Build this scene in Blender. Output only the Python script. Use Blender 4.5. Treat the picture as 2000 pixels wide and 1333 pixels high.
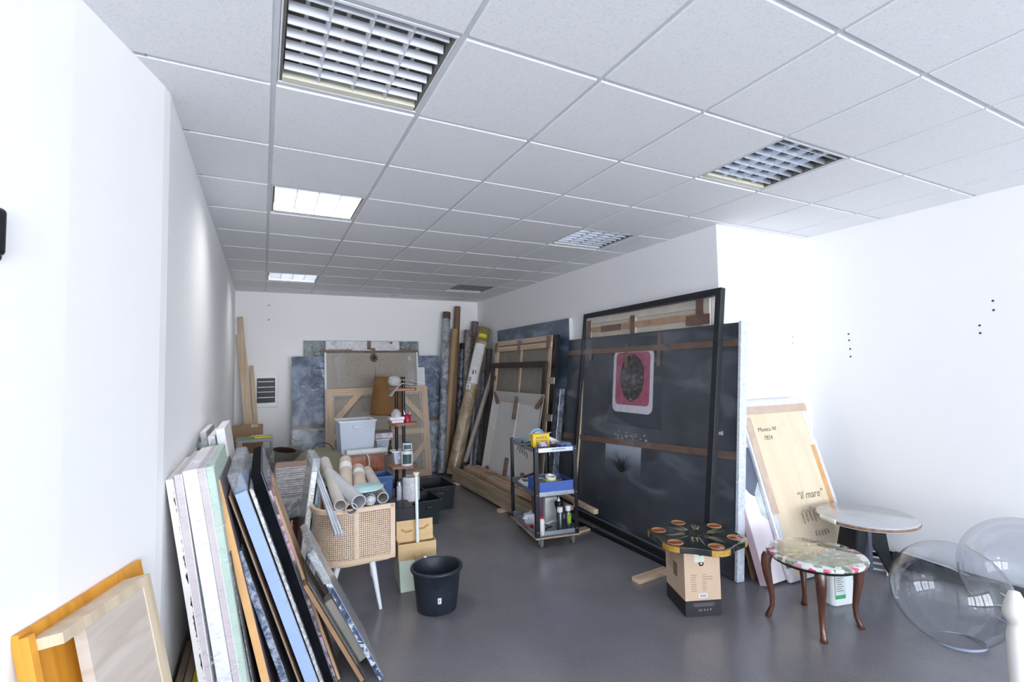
import bpy, bmesh, math, random
from mathutils import Matrix, Vector, noise
random.seed(7)
S = bpy.context.scene
for o in list(bpy.data.objects): bpy.data.objects.remove(o)
COL = S.collection
R = math.radians
H = 2.82

# ------------------------------------------------------------------ camera
cam_d = bpy.data.cameras.new('camera'); cam = bpy.data.objects.new('camera', cam_d); COL.objects.link(cam)
cam_d.sensor_width = 36.0; cam_d.lens = 952.5/2000*36; cam_d.clip_start = 0.02; cam_d.clip_end = 200
rt = Vector((0.89025687, -0.4550556, -0.01916008)); dn = Vector((0.00784542, 0.05738279, -0.99832142)); fw = Vector((0.45539122, 0.88861218, 0.05465553))
cam.matrix_world = Matrix(((rt.x, -dn.x, -fw.x, -0.0201), (rt.y, -dn.y, -fw.y, -1.5546), (rt.z, -dn.z, -fw.z, 1.6347), (0, 0, 0, 1)))
S.camera = cam

# ------------------------------------------------------------------ world, light, exposure
w = bpy.data.worlds.new('sky'); S.world = w; w.use_nodes = True
nt = w.node_tree; bg = nt.nodes['Background']; bg.inputs[1].default_value = 16.0
tc = nt.nodes.new('ShaderNodeTexCoord'); sp = nt.nodes.new('ShaderNodeSeparateXYZ'); cr = nt.nodes.new('ShaderNodeValToRGB'); mr = nt.nodes.new('ShaderNodeMapRange')
nt.links.new(tc.outputs['Generated'], sp.inputs[0]); nt.links.new(sp.outputs['Z'], mr.inputs[0]); mr.inputs[1].default_value = -1; mr.inputs[2].default_value = 1
nt.links.new(mr.outputs[0], cr.inputs[0]); nt.links.new(cr.outputs[0], bg.inputs[0])   # lower half glows as added fill for the ceiling, white sky above
for k, (p, c) in enumerate(((.0, (1.10, 1.13, 1.18)), (.485, (1.10, 1.13, 1.18)), (.515, (.92, .98, 1.05)), (1.0, (.60, .80, 1.08)))):
    e = cr.color_ramp.elements[k] if k < 2 else cr.color_ramp.elements.new(p)
    e.position = p; e.color = (*c, 1)
def area(name, loc, rot, sx, sy, e, col=(0.86, 0.93, 1.0)):
    l = bpy.data.lights.new(name, 'AREA'); l.shape = 'RECTANGLE'; l.size = sx; l.size_y = sy; l.energy = e; l.color = col
    o = bpy.data.objects.new(name, l); COL.objects.link(o); o.location = loc; o.rotation_euler = rot
    return o
PORT = []
for x in (-0.75, 1.3, 3.35):                       # portals in the three shop windows
    p = area('window_portal', (x, -6.66, 1.35), (R(90), 0, 0), 1.8, 2.3, 1.0)
    p.data.cycles.is_portal = True
S.view_settings.view_transform = 'Standard'; S.view_settings.look = 'None'
S.view_settings.gamma = 1.0; S.view_settings.exposure = -0.18; S.view_settings.use_curve_mapping = False

# ------------------------------------------------------------------ materials
def lin(c):
    f = lambda v: v/12.92 if v <= .04045 else ((v+.055)/1.055)**2.4
    return tuple(f(v/255) for v in c)
class NT:
    def __init__(s, name):
        s.m = bpy.data.materials.new(name); s.m.use_nodes = True; s.t = s.m.node_tree
        s.b = s.t.nodes['Principled BSDF']; s.out = s.t.nodes['Material Output']
    def n(s, t, **k):
        x = s.t.nodes.new(t)
        for a, v in k.items():
            if a.startswith('i_'): x.inputs[a[2:].replace('_', ' ')].default_value = v
            else: setattr(x, a, v)
        return x
    def l(s, a, b): s.t.links.new(a, b)
    def coord(s, sc=(1, 1, 1), kind='Object'):
        tc = s.n('ShaderNodeTexCoord'); mp = s.n('ShaderNodeMapping'); mp.inputs['Scale'].default_value = sc
        s.l(tc.outputs[kind], mp.inputs['Vector']); return mp.outputs[0]
    def ramp(s, fac, stops, interp='LINEAR'):
        r = s.n('ShaderNodeValToRGB'); r.color_ramp.interpolation = interp
        e = r.color_ramp.elements
        while len(e) < len(stops): e.new(0.5)
        for k, (p, c) in enumerate(stops):
            e[k].position = p; e[k].color = (*c, 1) if len(c) == 3 else c
        s.l(fac, r.inputs[0]); return r.outputs[0]
    def math(s, op, a, b=None, clamp=False):
        m = s.n('ShaderNodeMath', operation=op, use_clamp=clamp)
        for k, v in enumerate((a, b)):
            if v is None: continue
            if isinstance(v, (int, float)): m.inputs[k].default_value = v
            else: s.l(v, m.inputs[k])
        return m.outputs[0]
    def bump(s, h, strength, dist=.002):
        b = s.n('ShaderNodeBump'); b.inputs['Strength'].default_value = strength; b.inputs['Distance'].default_value = dist
        s.l(h, b.inputs['Height']); s.l(b.outputs[0], s.b.inputs['Normal'])
MATS = {}
def pm(name, rgb, rough=.6, metal=0, var=.08, scale=8, coat=0, bump=0, bscale=60, stretch=(1, 1, 1), spec=.5):
    if name in MATS: return MATS[name]
    t = NT(name); c = lin(rgb); b = t.b
    b.inputs['Roughness'].default_value = rough; b.inputs['Metallic'].default_value = metal
    b.inputs['Specular IOR Level'].default_value = spec
    b.inputs['Coat Weight'].default_value = coat; b.inputs['Coat Roughness'].default_value = .08
    if var > 0:
        n = t.n('ShaderNodeTexNoise'); n.inputs['Scale'].default_value = scale; n.inputs['Detail'].default_value = 5
        t.l(t.coord(stretch), n.inputs['Vector'])
        lo = tuple(max(0, v*(1-var*2.2)) for v in c); hi = tuple(min(1, v*(1+var*1.6)) for v in c)
        t.l(t.ramp(n.outputs[0], [(.28, lo), (.72, hi)]), b.inputs['Base Color'])
    else: b.inputs['Base Color'].default_value = (*c, 1)
    if bump:
        n2 = t.n('ShaderNodeTexNoise'); n2.inputs['Scale'].default_value = bscale; n2.inputs['Detail'].default_value = 4
        t.l(t.coord(), n2.inputs['Vector']); t.bump(n2.outputs[0], bump, .004)
    MATS[name] = t.m; return t.m
def wood(name, rgb, rgb2, axis=0, rough=.55, scale=1.0, coat=0):
    if name in MATS: return MATS[name]
    t = NT(name); sc = [30*scale]*3; sc[axis] = 1.6*scale
    n = t.n('ShaderNodeTexNoise'); n.inputs['Scale'].default_value = 1.0; n.inputs['Detail'].default_value = 6; n.inputs['Distortion'].default_value = .4
    t.l(t.coord(tuple(sc)), n.inputs['Vector'])
    t.l(t.ramp(n.outputs[0], [(.3, lin(rgb2)), (.62, lin(rgb))]), t.b.inputs['Base Color'])
    t.b.inputs['Roughness'].default_value = rough; t.b.inputs['Coat Weight'].default_value = coat; t.b.inputs['Coat Roughness'].default_value = .06
    t.bump(n.outputs[0], .15, .001)
    MATS[name] = t.m; return t.m
def film(name, lo=.04, hi=.5, scale=(9, 3, 9), tint=(235, 240, 248), rough=.16, bub=0, thr=(.45, .75)):
    if name in MATS: return MATS[name]
    t = NT(name)
    n = t.n('ShaderNodeTexNoise'); n.inputs['Scale'].default_value = 1; n.inputs['Detail'].default_value = 5; n.inputs['Distortion'].default_value = 1.2
    t.l(t.coord(scale), n.inputs['Vector'])
    fac = t.n('ShaderNodeMapRange'); t.l(n.outputs[0], fac.inputs[0])
    fac.inputs[1].default_value = thr[0]; fac.inputs[2].default_value = thr[1]; fac.inputs[3].default_value = lo; fac.inputs[4].default_value = hi
    tr = t.n('ShaderNodeBsdfTransparent'); mx = t.n('ShaderNodeMixShader')
    t.b.inputs['Base Color'].default_value = (*lin(tint), 1); t.b.inputs['Roughness'].default_value = rough; t.b.inputs['Specular IOR Level'].default_value = 1.0
    if bub:
        v = t.n('ShaderNodeTexVoronoi'); v.inputs['Scale'].default_value = bub; t.l(t.coord(), v.inputs['Vector'])
        t.bump(v.outputs[0], .9, .006)
    else: t.bump(n.outputs[0], 1.0, .03)
    t.l(fac.outputs[0], mx.inputs[0]); t.l(tr.outputs[0], mx.inputs[1]); t.l(t.b.outputs[0], mx.inputs[2]); t.l(mx.outputs[0], t.out.inputs[0])
    MATS[name] = t.m; return t.m
def wrapped(name, base, sheen, scale=6, rough=.22, amt=(.45, .7), base2=None, bscale=10, bubble=0):
    """shiny wrapped surface: pale sheen painted into the base colour, wrinkled gloss over it"""
    if name in MATS: return MATS[name]
    t = NT(name)
    n = t.n('ShaderNodeTexNoise'); n.inputs['Scale'].default_value = scale; n.inputs['Detail'].default_value = 6; n.inputs['Distortion'].default_value = 1.0
    t.l(t.coord(), n.inputs['Vector'])
    t.l(t.ramp(n.outputs[0], [(amt[0]-.12, lin(base2 or base)), (amt[0], lin(base)), (amt[1], lin(sheen))]), t.b.inputs['Base Color'])  # lighter crinkle highlights are painted into the colour
    t.b.inputs['Roughness'].default_value = rough; t.b.inputs['Specular IOR Level'].default_value = .9
    t.b.inputs['Coat Weight'].default_value = .6; t.b.inputs['Coat Roughness'].default_value = .12
    n2 = t.n('ShaderNodeTexNoise'); n2.inputs['Scale'].default_value = bscale; n2.inputs['Detail'].default_value = 5; n2.inputs['Distortion'].default_value = 2.5
    t.l(t.coord(), n2.inputs['Vector'])
    if bubble:
        v = t.n('ShaderNodeTexVoronoi'); v.inputs['Scale'].default_value = bubble; t.l(t.coord(), v.inputs['Vector'])
        h = t.math('ADD', t.math('MULTIPLY', n2.outputs[0], .8), t.math('MULTIPLY', v.outputs[0], .25)); t.bump(h, .45, .012)
    else: t.bump(n2.outputs[0], .8, .03)
    MATS[name] = t.m; return t.m

# ------------------------------------------------------------------ mesh helpers
class MB:
    def __init__(s): s.v = []; s.f = []; s.m = []; s.sm = []; s.uv = {}; s.mi = 0; s.T = Matrix.Identity(4)
    def add(s, vs, fs, smooth=False, uvs=None):
        o = len(s.v); s.v += [s.T @ Vector(v) for v in vs]
        for k, f in enumerate(fs):
            if uvs: s.uv[len(s.f)] = [uvs[i] for i in f]
            s.f.append([i+o for i in f]); s.m.append(s.mi); s.sm.append(smooth)
        return s
    def box(s, x0, x1, y0, y1, z0, z1, t=0, ty=None):
        ty = t if ty is None else ty
        vs = [(x0, y0, z0), (x1, y0, z0), (x1, y1, z0), (x0, y1, z0), (x0+t, y0+ty, z1), (x1-t, y0+ty, z1), (x1-t, y1-ty, z1), (x0+t, y1-ty, z1)]
        return s.add(vs, [(3, 2, 1, 0), (4, 5, 6, 7), (0, 1, 5, 4), (1, 2, 6, 5), (2, 3, 7, 6), (3, 0, 4, 7)])
    def prism(s, pts, z0, z1):
        n = len(pts); vs = [(x, y, z0) for x, y in pts]+[(x, y, z1) for x, y in pts]
        return s.add(vs, [tuple(reversed(range(n))), tuple(range(n, 2*n))]+[(i, (i+1) % n, n+(i+1) % n, n+i) for i in range(n)])
    def quad(s, *vs, uvs=None): return s.add(vs, [tuple(range(len(vs)))], uvs=uvs)
    def tube(s, pts, r, n=12, caps=True, inner=0, flat=1.0):
        pts = [Vector(p) for p in pts]; rs = r if isinstance(r, (list, tuple)) else [r]*len(pts)
        rings = []; up = None
        for i, p in enumerate(pts):
            d = (pts[min(i+1, len(pts)-1)]-pts[max(i-1, 0)]).normalized()
            if up is None: a = Vector((0, 0, 1)) if abs(d.z) < .9 else Vector((1, 0, 0)); up = (a-d*a.dot(d)).normalized()
            else: up = (up-d*up.dot(d)).normalized()
            sd = d.cross(up)
            rings.append([p+(sd*math.cos(2*math.pi*k/n)+up*flat*math.sin(2*math.pi*k/n))*rs[i] for k in range(n)])
        vs = [v for rg in rings for v in rg]
        s.add(vs, [(i*n+k, i*n+(k+1) % n, (i+1)*n+(k+1) % n, (i+1)*n+k) for i in range(len(pts)-1) for k in range(n)], True)
        if inner:
            irs = [rr*inner for rr in rs]
            for e, di in ((0, 1), (-1, -1)):
                p = pts[e]; rg = rings[e]; ir = [p+(v-p)*inner for v in rg]
                q = pts[e]+(pts[e+di]-pts[e]).normalized()*rs[e]*6 if (pts[e+di]-pts[e]).length > rs[e]*6 else (pts[e]+pts[e+di])/2
                dp = [v+(q-p) for v in ir]
                s.add(rg+ir, [(k, (k+1) % n, n+(k+1) % n, n+k) for k in range(n)])
                s.add(ir+dp, [(k, (k+1) % n, n+(k+1) % n, n+k) for k in range(n)], True)
                s.add(dp, [tuple(range(n))])
        elif caps:
            s.add(rings[0], [tuple(reversed(range(n)))]); s.add(rings[-1], [tuple(range(n))])
        return s
    def lathe(s, prof, n=32, c=(0, 0, 0), caps=True, sx=1, sy=1):
        vs = [(c[0]+r*sx*math.cos(2*math.pi*k/n), c[1]+r*sy*math.sin(2*math.pi*k/n), c[2]+z) for r, z in prof for k in range(n)]
        s.add(vs, [(i*n+k, i*n+(k+1) % n, (i+1)*n+(k+1) % n, (i+1)*n+k) for i in range(len(prof)-1) for k in range(n)], True)
        if caps:
            m = len(prof)
            if prof[0][0] > 1e-4: s.add(vs[:n], [tuple(reversed(range(n)))])
            if prof[-1][0] > 1e-4: s.add(vs[(m-1)*n:], [tuple(range(n))])
        return s
    def cyl(s, x, y, z0, z1, r, n=20): return s.lathe([(r, z0), (r, z1)], n, (x, y, 0))
ROOTM = {}
def mesh(name, mb, mats, parent=None, world=False, bevel=0, label=None, seg=2):
    me = bpy.data.meshes.new(name); vs = mb.v
    if parent is not None and world:
        inv = pworld(parent).inverted(); vs = [inv @ v for v in vs]
    me.from_pydata([tuple(v) for v in vs], [], mb.f)
    for m in (mats if isinstance(mats, (list, tuple)) else [mats]): me.materials.append(m)
    me.polygons.foreach_set('material_index', mb.m); me.polygons.foreach_set('use_smooth', mb.sm)
    if mb.uv:
        ul = me.uv_layers.new(name='UVMap')
        for p in me.polygons:
            if p.index in mb.uv:
                for k, li in enumerate(p.loop_indices): ul.data[li].uv = mb.uv[p.index][k]
    me.update()
    o = bpy.data.objects.new(name, me); COL.objects.link(o)
    if parent is not None: o.parent = parent
    if bevel:
        b = o.modifiers.new('bevel', 'BEVEL'); b.width = bevel; b.segments = seg; b.limit_method = 'ANGLE'; b.angle_limit = R(40)
    if label: o['label'] = label
    return o
def pworld(o):
    m = o.matrix_basis.copy(); p = o.parent
    while p is not None: m = p.matrix_basis @ m; p = p.parent
    return m
def tag(o, label, cat, group=None):
    o['label'] = label; o['category'] = cat
    if group: o['group'] = group
    return o
def thing(name, label, cat, loc=(0, 0, 0), rz=0, group=None, M=None):
    o = bpy.data.objects.new(name, None); COL.objects.link(o); o.empty_display_size = .05
    o.matrix_basis = M if M is not None else Matrix.Translation(loc) @ Matrix.Rotation(rz, 4, 'Z')
    return tag(o, label, cat, group)
def solo(name, mb, mats, label, cat, group=None, bevel=0, loc=None, rz=0):
    o = mesh(name, mb, mats, bevel=bevel)
    if loc is not None: o.location = loc; o.rotation_euler = (0, 0, rz)
    return tag(o, label, cat, group)
def struct(name, mb, mats, bevel=0):
    o = mesh(name, mb, mats, bevel=bevel); o['kind'] = 'structure'; return o
def dup(root, loc=None, rz=None, label=None, M=None):
    def cp(o, par):
        c = o.copy(); COL.objects.link(c); c.parent = par
        for ch in [x for x in bpy.data.objects if x.parent == o]: cp(ch, c)
        return c
    r = cp(root, None)
    if M is not None: r.matrix_basis = M
    elif loc is not None: r.matrix_basis = Matrix.Translation(loc) @ Matrix.Rotation(rz or 0, 4, 'Z')
    if label: r['label'] = label
    return r
def frameM(A, B, top, T=0):
    """local x along A->B, local y up the slope, local z towards the viewer; raised so that the back bottom edge rests"""
    A = Vector(A); B = Vector(B); top = Vector(top)
    u = (B-A).normalized(); v = (top-u*top.dot(u)).normalized(); n = u.cross(v)
    o = A+Vector((0, 0, max(0, T*n.z)))
    M = Matrix(((u.x, v.x, n.x, o.x), (u.y, v.y, n.y, o.y), (u.z, v.z, n.z, o.z), (0, 0, 0, 1)))
    return M, (B-A).length, top.length
def text(s, size, mat, parent, M, name='lettering', shear=0, ext=.0006, w=0):
    cu = bpy.data.curves.new(name, 'FONT'); cu.body = s; cu.size = size; cu.extrude = ext; cu.shear = shear; cu.offset = w
    o = bpy.data.objects.new(name, cu); COL.objects.link(o)
    bpy.context.view_layer.update()
    me = bpy.data.meshes.new_from_object(o.evaluated_get(bpy.context.evaluated_depsgraph_get()))
    bpy.data.objects.remove(o)
    o = bpy.data.objects.new(name, me); COL.objects.link(o); me.materials.clear(); me.materials.append(mat)
    o.parent = parent; o.matrix_basis = M
    return o
def TR(x, y, z): return Matrix.Translation((x, y, z))
def RX(a): return Matrix.Rotation(R(a), 4, 'X')
def RY(a): return Matrix.Rotation(R(a), 4, 'Y')
def RZ(a): return Matrix.Rotation(R(a), 4, 'Z')
def strokes(paths, r=.0018, T=None):
    b = MB()
    if T is not None: b.T = T
    for p in paths: b.tube([(x, y, 0) for x, y in p], r, 5)
    return b
def scribble(w, h, n, seed, slope=.1):
    rr = random.Random(seed); pts = []
    for i in range(n*6):
        t = i/(n*6-1); a = i*2*math.pi/6
        pts.append((t*w+math.sin(a)*w/n*.45, h*.5+math.cos(a)*h*.5*(.45+.55*rr.random())+slope*t*w))
    return pts

# common materials
M_wall = pm('wall_paint', (250, 250, 252), .75, var=.006, scale=1.5, bump=.05, bscale=90)
M_tile = None
white = pm('white_paint', (232, 234, 238), .5, var=.02)
whitepl = pm('white_plastic', (236, 238, 240), .35, var=.02)
cream = pm('cream_paint', (228, 226, 208), .5, var=.02)
black = pm('black_paint', (22, 23, 26), .42, var=.1)
blackm = pm('black_metal', (38, 40, 45), .33, metal=.5, var=.1)
blackpl = pm('black_plastic', (24, 27, 32), .4, var=.15, scale=20)
steel = pm('galvanised_steel', (176, 184, 196), .38, metal=.75, var=.08, scale=14)
zinc = pm('zinc_grey', (150, 156, 162), .45, metal=.4, var=.1)
card = pm('cardboard', (196, 164, 128), .8, var=.05, scale=6)
card2 = pm('brown_cardboard', (160, 128, 98), .8, var=.06, scale=6)
tape = pm('brown_packing_tape', (120, 94, 80), .35, var=.12, scale=10, coat=.25)
canvas = pm('raw_canvas', (168, 160, 150), .85, var=.05, scale=30, bump=.15, bscale=300)
linen = pm('linen_canvas', (212, 205, 190), .85, var=.05, scale=5)
pine = wood('pine', (222, 198, 170), (198, 168, 138), 1)
pinex = wood('pine_across', (222, 198, 170), (198, 168, 138), 0)
lumber = wood('rough_lumber', (198, 170, 144), (156, 128, 104), 1)
lumberg = wood('grey_rough_lumber', (172, 154, 130), (134, 118, 96), 1)
brownwood = wood('brown_wood', (150, 96, 66), (112, 66, 44), 0, rough=.4)
redwood = wood('reddish_wood', (178, 98, 52), (136, 66, 34), 2, rough=.35, coat=.3)
grey = pm('grey_board', (150, 148, 146), .7, var=.05)
paper = pm('white_paper', (238, 238, 240), .7, var=.02)
inkm = pm('black_ink', (40, 40, 44), .6, var=0)
inkb = pm('brown_print', (120, 92, 74), .7, var=0)
F_clear = film('clear_film', .03, .35)
F_stretch = film('stretch_film', .05, .6, scale=(3, 40, 20), thr=(.56, .8))
F_bub = film('bubble_wrap', .35, .75, scale=(5, 5, 5), rough=.25, bub=70, tint=(205, 212, 222))
F_front = film('film_over_picture', .02, .30, scale=(1.6, 3.2, 2), thr=(.52, .8), tint=(200, 210, 225))

# ------------------------------------------------------------------ room shell
def floor_mat():
    t = NT('polished_concrete'); co = t.coord((1, 1, 1))
    n = t.n('ShaderNodeTexNoise'); n.inputs['Scale'].default_value = .9; n.inputs['Detail'].default_value = 4; n.inputs['Distortion'].default_value = 0; n.inputs['Roughness'].default_value = .55; t.l(co, n.inputs['Vector'])
    n2 = t.n('ShaderNodeTexNoise'); n2.inputs['Scale'].default_value = 70; n2.inputs['Detail'].default_value = 3; t.l(co, n2.inputs['Vector'])
    c = t.ramp(n.outputs[0], [(.1, lin((100, 99, 105))), (.5, lin((121, 120, 125))), (.9, lin((146, 145, 150)))])
    mx = t.n('ShaderNodeMix', data_type='RGBA', blend_type='OVERLAY'); mx.inputs[0].default_value = .18
    t.l(c, mx.inputs[6]); t.l(t.ramp(n2.outputs[0], [(.3, (.3, .3, .3)), (.7, (.7, .7, .7))]), mx.inputs[7]); t.l(mx.outputs[2], t.b.inputs['Base Color'])
    t.b.inputs['Roughness'].default_value = .24
    t.b.inputs['Specular IOR Level'].default_value = .55
    t.bump(n2.outputs[0], .03, .0006)
    return t.m
def tile_mat():
    t = NT('ceiling_tile'); co = t.coord()
    n = t.n('ShaderNodeTexNoise'); n.inputs['Scale'].default_value = 130; n.inputs['Detail'].default_value = 3; t.l(co, n.inputs['Vector'])
    t.l(t.ramp(n.outputs[0], [(.28, lin((226, 228, 232))), (.42, lin((240, 242, 245))), (.8, lin((246, 247, 250)))]), t.b.inputs['Base Color'])
    t.b.inputs['Roughness'].default_value = .85; t.bump(n.outputs[0], .25, .002); return t.m
M_floor = floor_mat(); M_tile = tile_mat()
XL, XR, XB, YP, YB, YF = -0.372, 3.385, 4.575, 1.268, 6.42, -6.6
struct('floor', MB().box(-2.2, 4.8, YF-.1, YB+.1, -.1, 0), M_floor)
ceil = MB(); X0 = .012
FIX = [(0, 0), (0, 3), (0, 8), (4, 0), (4, 3), (4, 8)]
for i in range(-4, 9):
    for j in range(-12, 12):
        if (i, j) in FIX: continue
        x0 = X0+.6*i; y0 = .6*j
        a = max(x0+.011, -2.2); b = min(x0+.589, 4.62); c = max(y0+.011, YF); d = min(y0+.589, YB+.04)
        if b-a < .02 or d-c < .02: continue
        ceil.box(a, b, c, d, H-.009, H+.02)
ceil.box(-2.3, 4.9, YF-.1, YB+.1, H+.15, H+.2)
struct('ceiling', ceil, M_tile, bevel=.003)
tb = MB(); 
for i in range(-4, 9): x = X0+.6*i; tb.box(x-.012, x+.012, YF, YB, H-.001, H+.03)
for j in range(-12, 12):
    y = .6*j
    for i in range(-4, 8): tb.box(X0+.6*i+.012, X0+.6*i+.588, y-.012, y+.012, H, H+.03)
struct('trim_1', tb, pm('grid_bar', (222, 225, 230), .5, var=.02))
def wallbox(name, pts, z0=0, z1=H+.1):
    return struct(name, MB().prism(pts, z0, z1), M_wall, bevel=.0)
wallbox('wall_left', [(XL, .86), (XL, YB+.15), (XL-.15, YB+.15), (XL-.15, .86)])
nx, ny = -1.43, -2.05
wallbox('wall_left_near', [(XL, .86), (XL-.012, .80), (-.54, .33), (nx-.02, ny), (nx-.2, YF), (nx-.5, YF), (-.75, .4), (XL-.17, .86)])
wallbox('wall_back', [(XL-.15, YB), (XR+.2, YB), (XR+.2, YB+.15), (XL-.15, YB+.15)])
wallbox('wall_right', [(XR, YP), (XB+.15, YP), (XB+.15, YB+.15), (XR, YB+.15)])
wallbox('wall_right_near', [(XB, YF), (XB+.15, YF), (XB+.15, YP), (XB, YP)])
# front wall with three shop windows behind the camera
fw_ = MB()
fw_.box(-2.2, 4.8, YF-.12, YF, 0, .18); fw_.box(-2.2, 4.8, YF-.12, YF, 2.55, H+.1)
for a, b in ((-2.2, -1.68), (.2, .38), (2.22, 2.4), (4.3, 4.8)): fw_.box(a, b, YF-.12, YF, .18, 2.55)
struct('wall_front', fw_, M_wall)
gl = NT('window_glass'); tr_ = gl.n('ShaderNodeBsdfTransparent'); gs_ = gl.n('ShaderNodeBsdfGlossy'); gs_.inputs['Roughness'].default_value = .01
mx_ = gl.n('ShaderNodeMixShader'); mx_.inputs[0].default_value = .06; gl.l(tr_.outputs[0], mx_.inputs[1]); gl.l(gs_.outputs[0], mx_.inputs[2]); gl.l(mx_.outputs[0], gl.out.inputs[0])
for k, (a, b) in enumerate(((-1.68, .2), (.38, 2.22), (2.4, 4.3))):
    f = MB(); 
    for q in ((a, a+.05, .18, 2.55), (b-.05, b, .18, 2.55), (a+.05, b-.05, .18, .24), (a+.05, b-.05, 2.49, 2.55), ((a+b)/2-.03, (a+b)/2+.03, .24, 2.49)): f.box(q[0], q[1], YF-.09, YF-.03, q[2], q[3])
    wf = struct('window_%d' % (k+1), f, blackm)
    mesh('glass_pane', MB().box(a+.05, b-.05, YF-.064, YF-.058, .24, 2.49), gl.m, wf)
# perimeter trims: bumpy plaster edge at left, black base board at right
tl = MB(); pts = [(nx, ny), (-.54, .33), (XL-.012, .80), (XL, .86), (XL, YB)]
for k in range(len(pts)-1):
    a = Vector((*pts[k], 0)); b = Vector((*pts[k+1], 0)); d = (b-a).normalized(); n = Vector((d.y, -d.x, 0)); wd = .028 if k == 3 else .034
    q = [a, b, b+n*wd, a+n*wd]; tl.prism([(p.x, p.y) for p in q], H-.006, H+.01)
struct('trim_2', tl, pm('edge_profile', (196, 198, 198), .7, var=.04))
bb = MB().box(XR, XB, YP-.012, YP, 0, .075).box(XB-.012, XB, YF, YP-.012, 0, .075)
struct('baseboard_right', bb, black, bevel=.002)
# screw holes in the walls
hol = pm('wall_hole', (60, 58, 70), .9, var=0)
for (y, z) in ((-.054, 2.042), (-.054, 1.976), (.027, 1.874), (.027, 1.819), (.91, 1.874), (.909, 1.819), (.904, 1.742), (.904, 1.675)):
    b = MB(); b.T = TR(XB, y, z) @ RY(-90); b.lathe([(.008, 0), (.005, .002), (.0, .001)], 10)
    mesh('screw_hole', b, hol)['kind'] = 'structure'
for (x, z) in ((4.34, 1.867), (4.343, 1.81)):
    b = MB(); b.T = TR(x, YP, z) @ RX(90); b.lathe([(.006, 0), (.004, .002), (0, .001)], 10); mesh('screw_hole', b, hol)['kind'] = 'structure'
for (x, z) in ((.058, 2.618), (.058, 2.406)):
    b = MB(); b.T = TR(x, YB, z) @ RX(90); b.lathe([(.009, 0), (.006, .002), (0, .001)], 10); mesh('screw_hole', b, hol)['kind'] = 'structure'

# ------------------------------------------------------------------ ceiling lights
alu = pm('aluminium_louvre', (205, 212, 222), .3, metal=.8, var=.03)
lv_white = pm('white_louvre', (222, 225, 232), .45, var=.02)
def light(i, j, label, mat_l, mat_f):
    t = thing('ceiling_light', label, 'ceiling light', (X0+.6*i, .6*j, H), 0, 'recessed louvre ceiling lights')
    h = MB(); h.box(.012, .03, .012, .588, 0, .1); h.box(.57, .588, .012, .588, 0, .1); h.box(.03, .57, .012, .03, 0, .1); h.box(.03, .57, .57, .588, 0, .1); h.box(.012, .588, .012, .588, .1, .104)
    mesh('housing', h, pm('lamp_housing', (120, 118, 112), .5, var=.05), t)
    f = MB(); f.box(.014, .586, .014, .026, -.006, .004); f.box(.014, .586, .574, .586, -.006, .004); f.box(.014, .020, .026, .574, -.004, .004); f.box(.580, .586, .026, .574, -.004, .004)
    mesh('frame', f, white, t, bevel=.001)
    mesh('end_reflector', MB().box(.03, .57, .535, .5735, -.005, .05, t=.0, ty=.006), mat_f, t, bevel=.001)
    b = MB()
    for k in range(7):
        y = .065+k*.07
        b.add([(.035, y-.002, 0), (.565, y-.002, 0), (.565, y+.002, 0), (.035, y+.002, 0), (.035, y-.011, .027), (.565, y-.011, .027), (.565, y+.011, .027), (.035, y+.011, .027)],
              [(3, 2, 1, 0), (4, 5, 6, 7), (0, 1, 5, 4), (1, 2, 6, 5), (2, 3, 7, 6), (3, 0, 4, 7)])
    mesh('louvre', b, mat_l, t)
    for x in (.165, .30, .435):
        d = MB()
        for k in range(8):
            y0 = .03+k*.07; 
            d.add([(x-.0015, y0, 0), (x+.0015, y0, 0), (x+.0015, y0+.066, 0), (x-.0015, y0+.072, 0), (x-.009, y0, .027), (x+.009, y0, .027), (x+.009, y0+.072, .027), (x-.009, y0+.072, .027)],
                  [(3, 2, 1, 0), (4, 5, 6, 7), (0, 1, 5, 4), (1, 2, 6, 5), (2, 3, 7, 6), (3, 0, 4, 7)])
        mesh('divider', d, mat_l, t)
    for x in (.098, .232, .368, .502):
        mesh('fluorescent_tube', MB().tube([(x, .04, .075), (x, .56, .075)], .008, 10), whitepl, t)
    return t
light(0, 0, 'large square ceiling light with white louvres nearest the camera', lv_white, cream)
for i_, j_, p_ in ((0, 3, 24), (0, 8, 14)):     # fill panels added above these louvres to even out the room
    area('fixture_fill', (X0+.6*i_+.3, .6*j_+.3, H+.068), (0, 0, 0), .5, .5, p_, (1, .98, .95))
light(0, 3, 'square ceiling light with bright slats, second back beside the left wall', alu, white)
light(0, 8, 'square ceiling light farthest back in the left row, by the back wall', alu, white)
light(4, 0, 'square ceiling light with open grid cells over the round table', alu, cream)
light(4, 3, 'square ceiling light above the tall black frame', alu, white)
light(4, 8, 'dark square ceiling light at the far right above the cardboard tubes', pm('dull_louvre', (120, 124, 132), .5, metal=.4), white)

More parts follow.
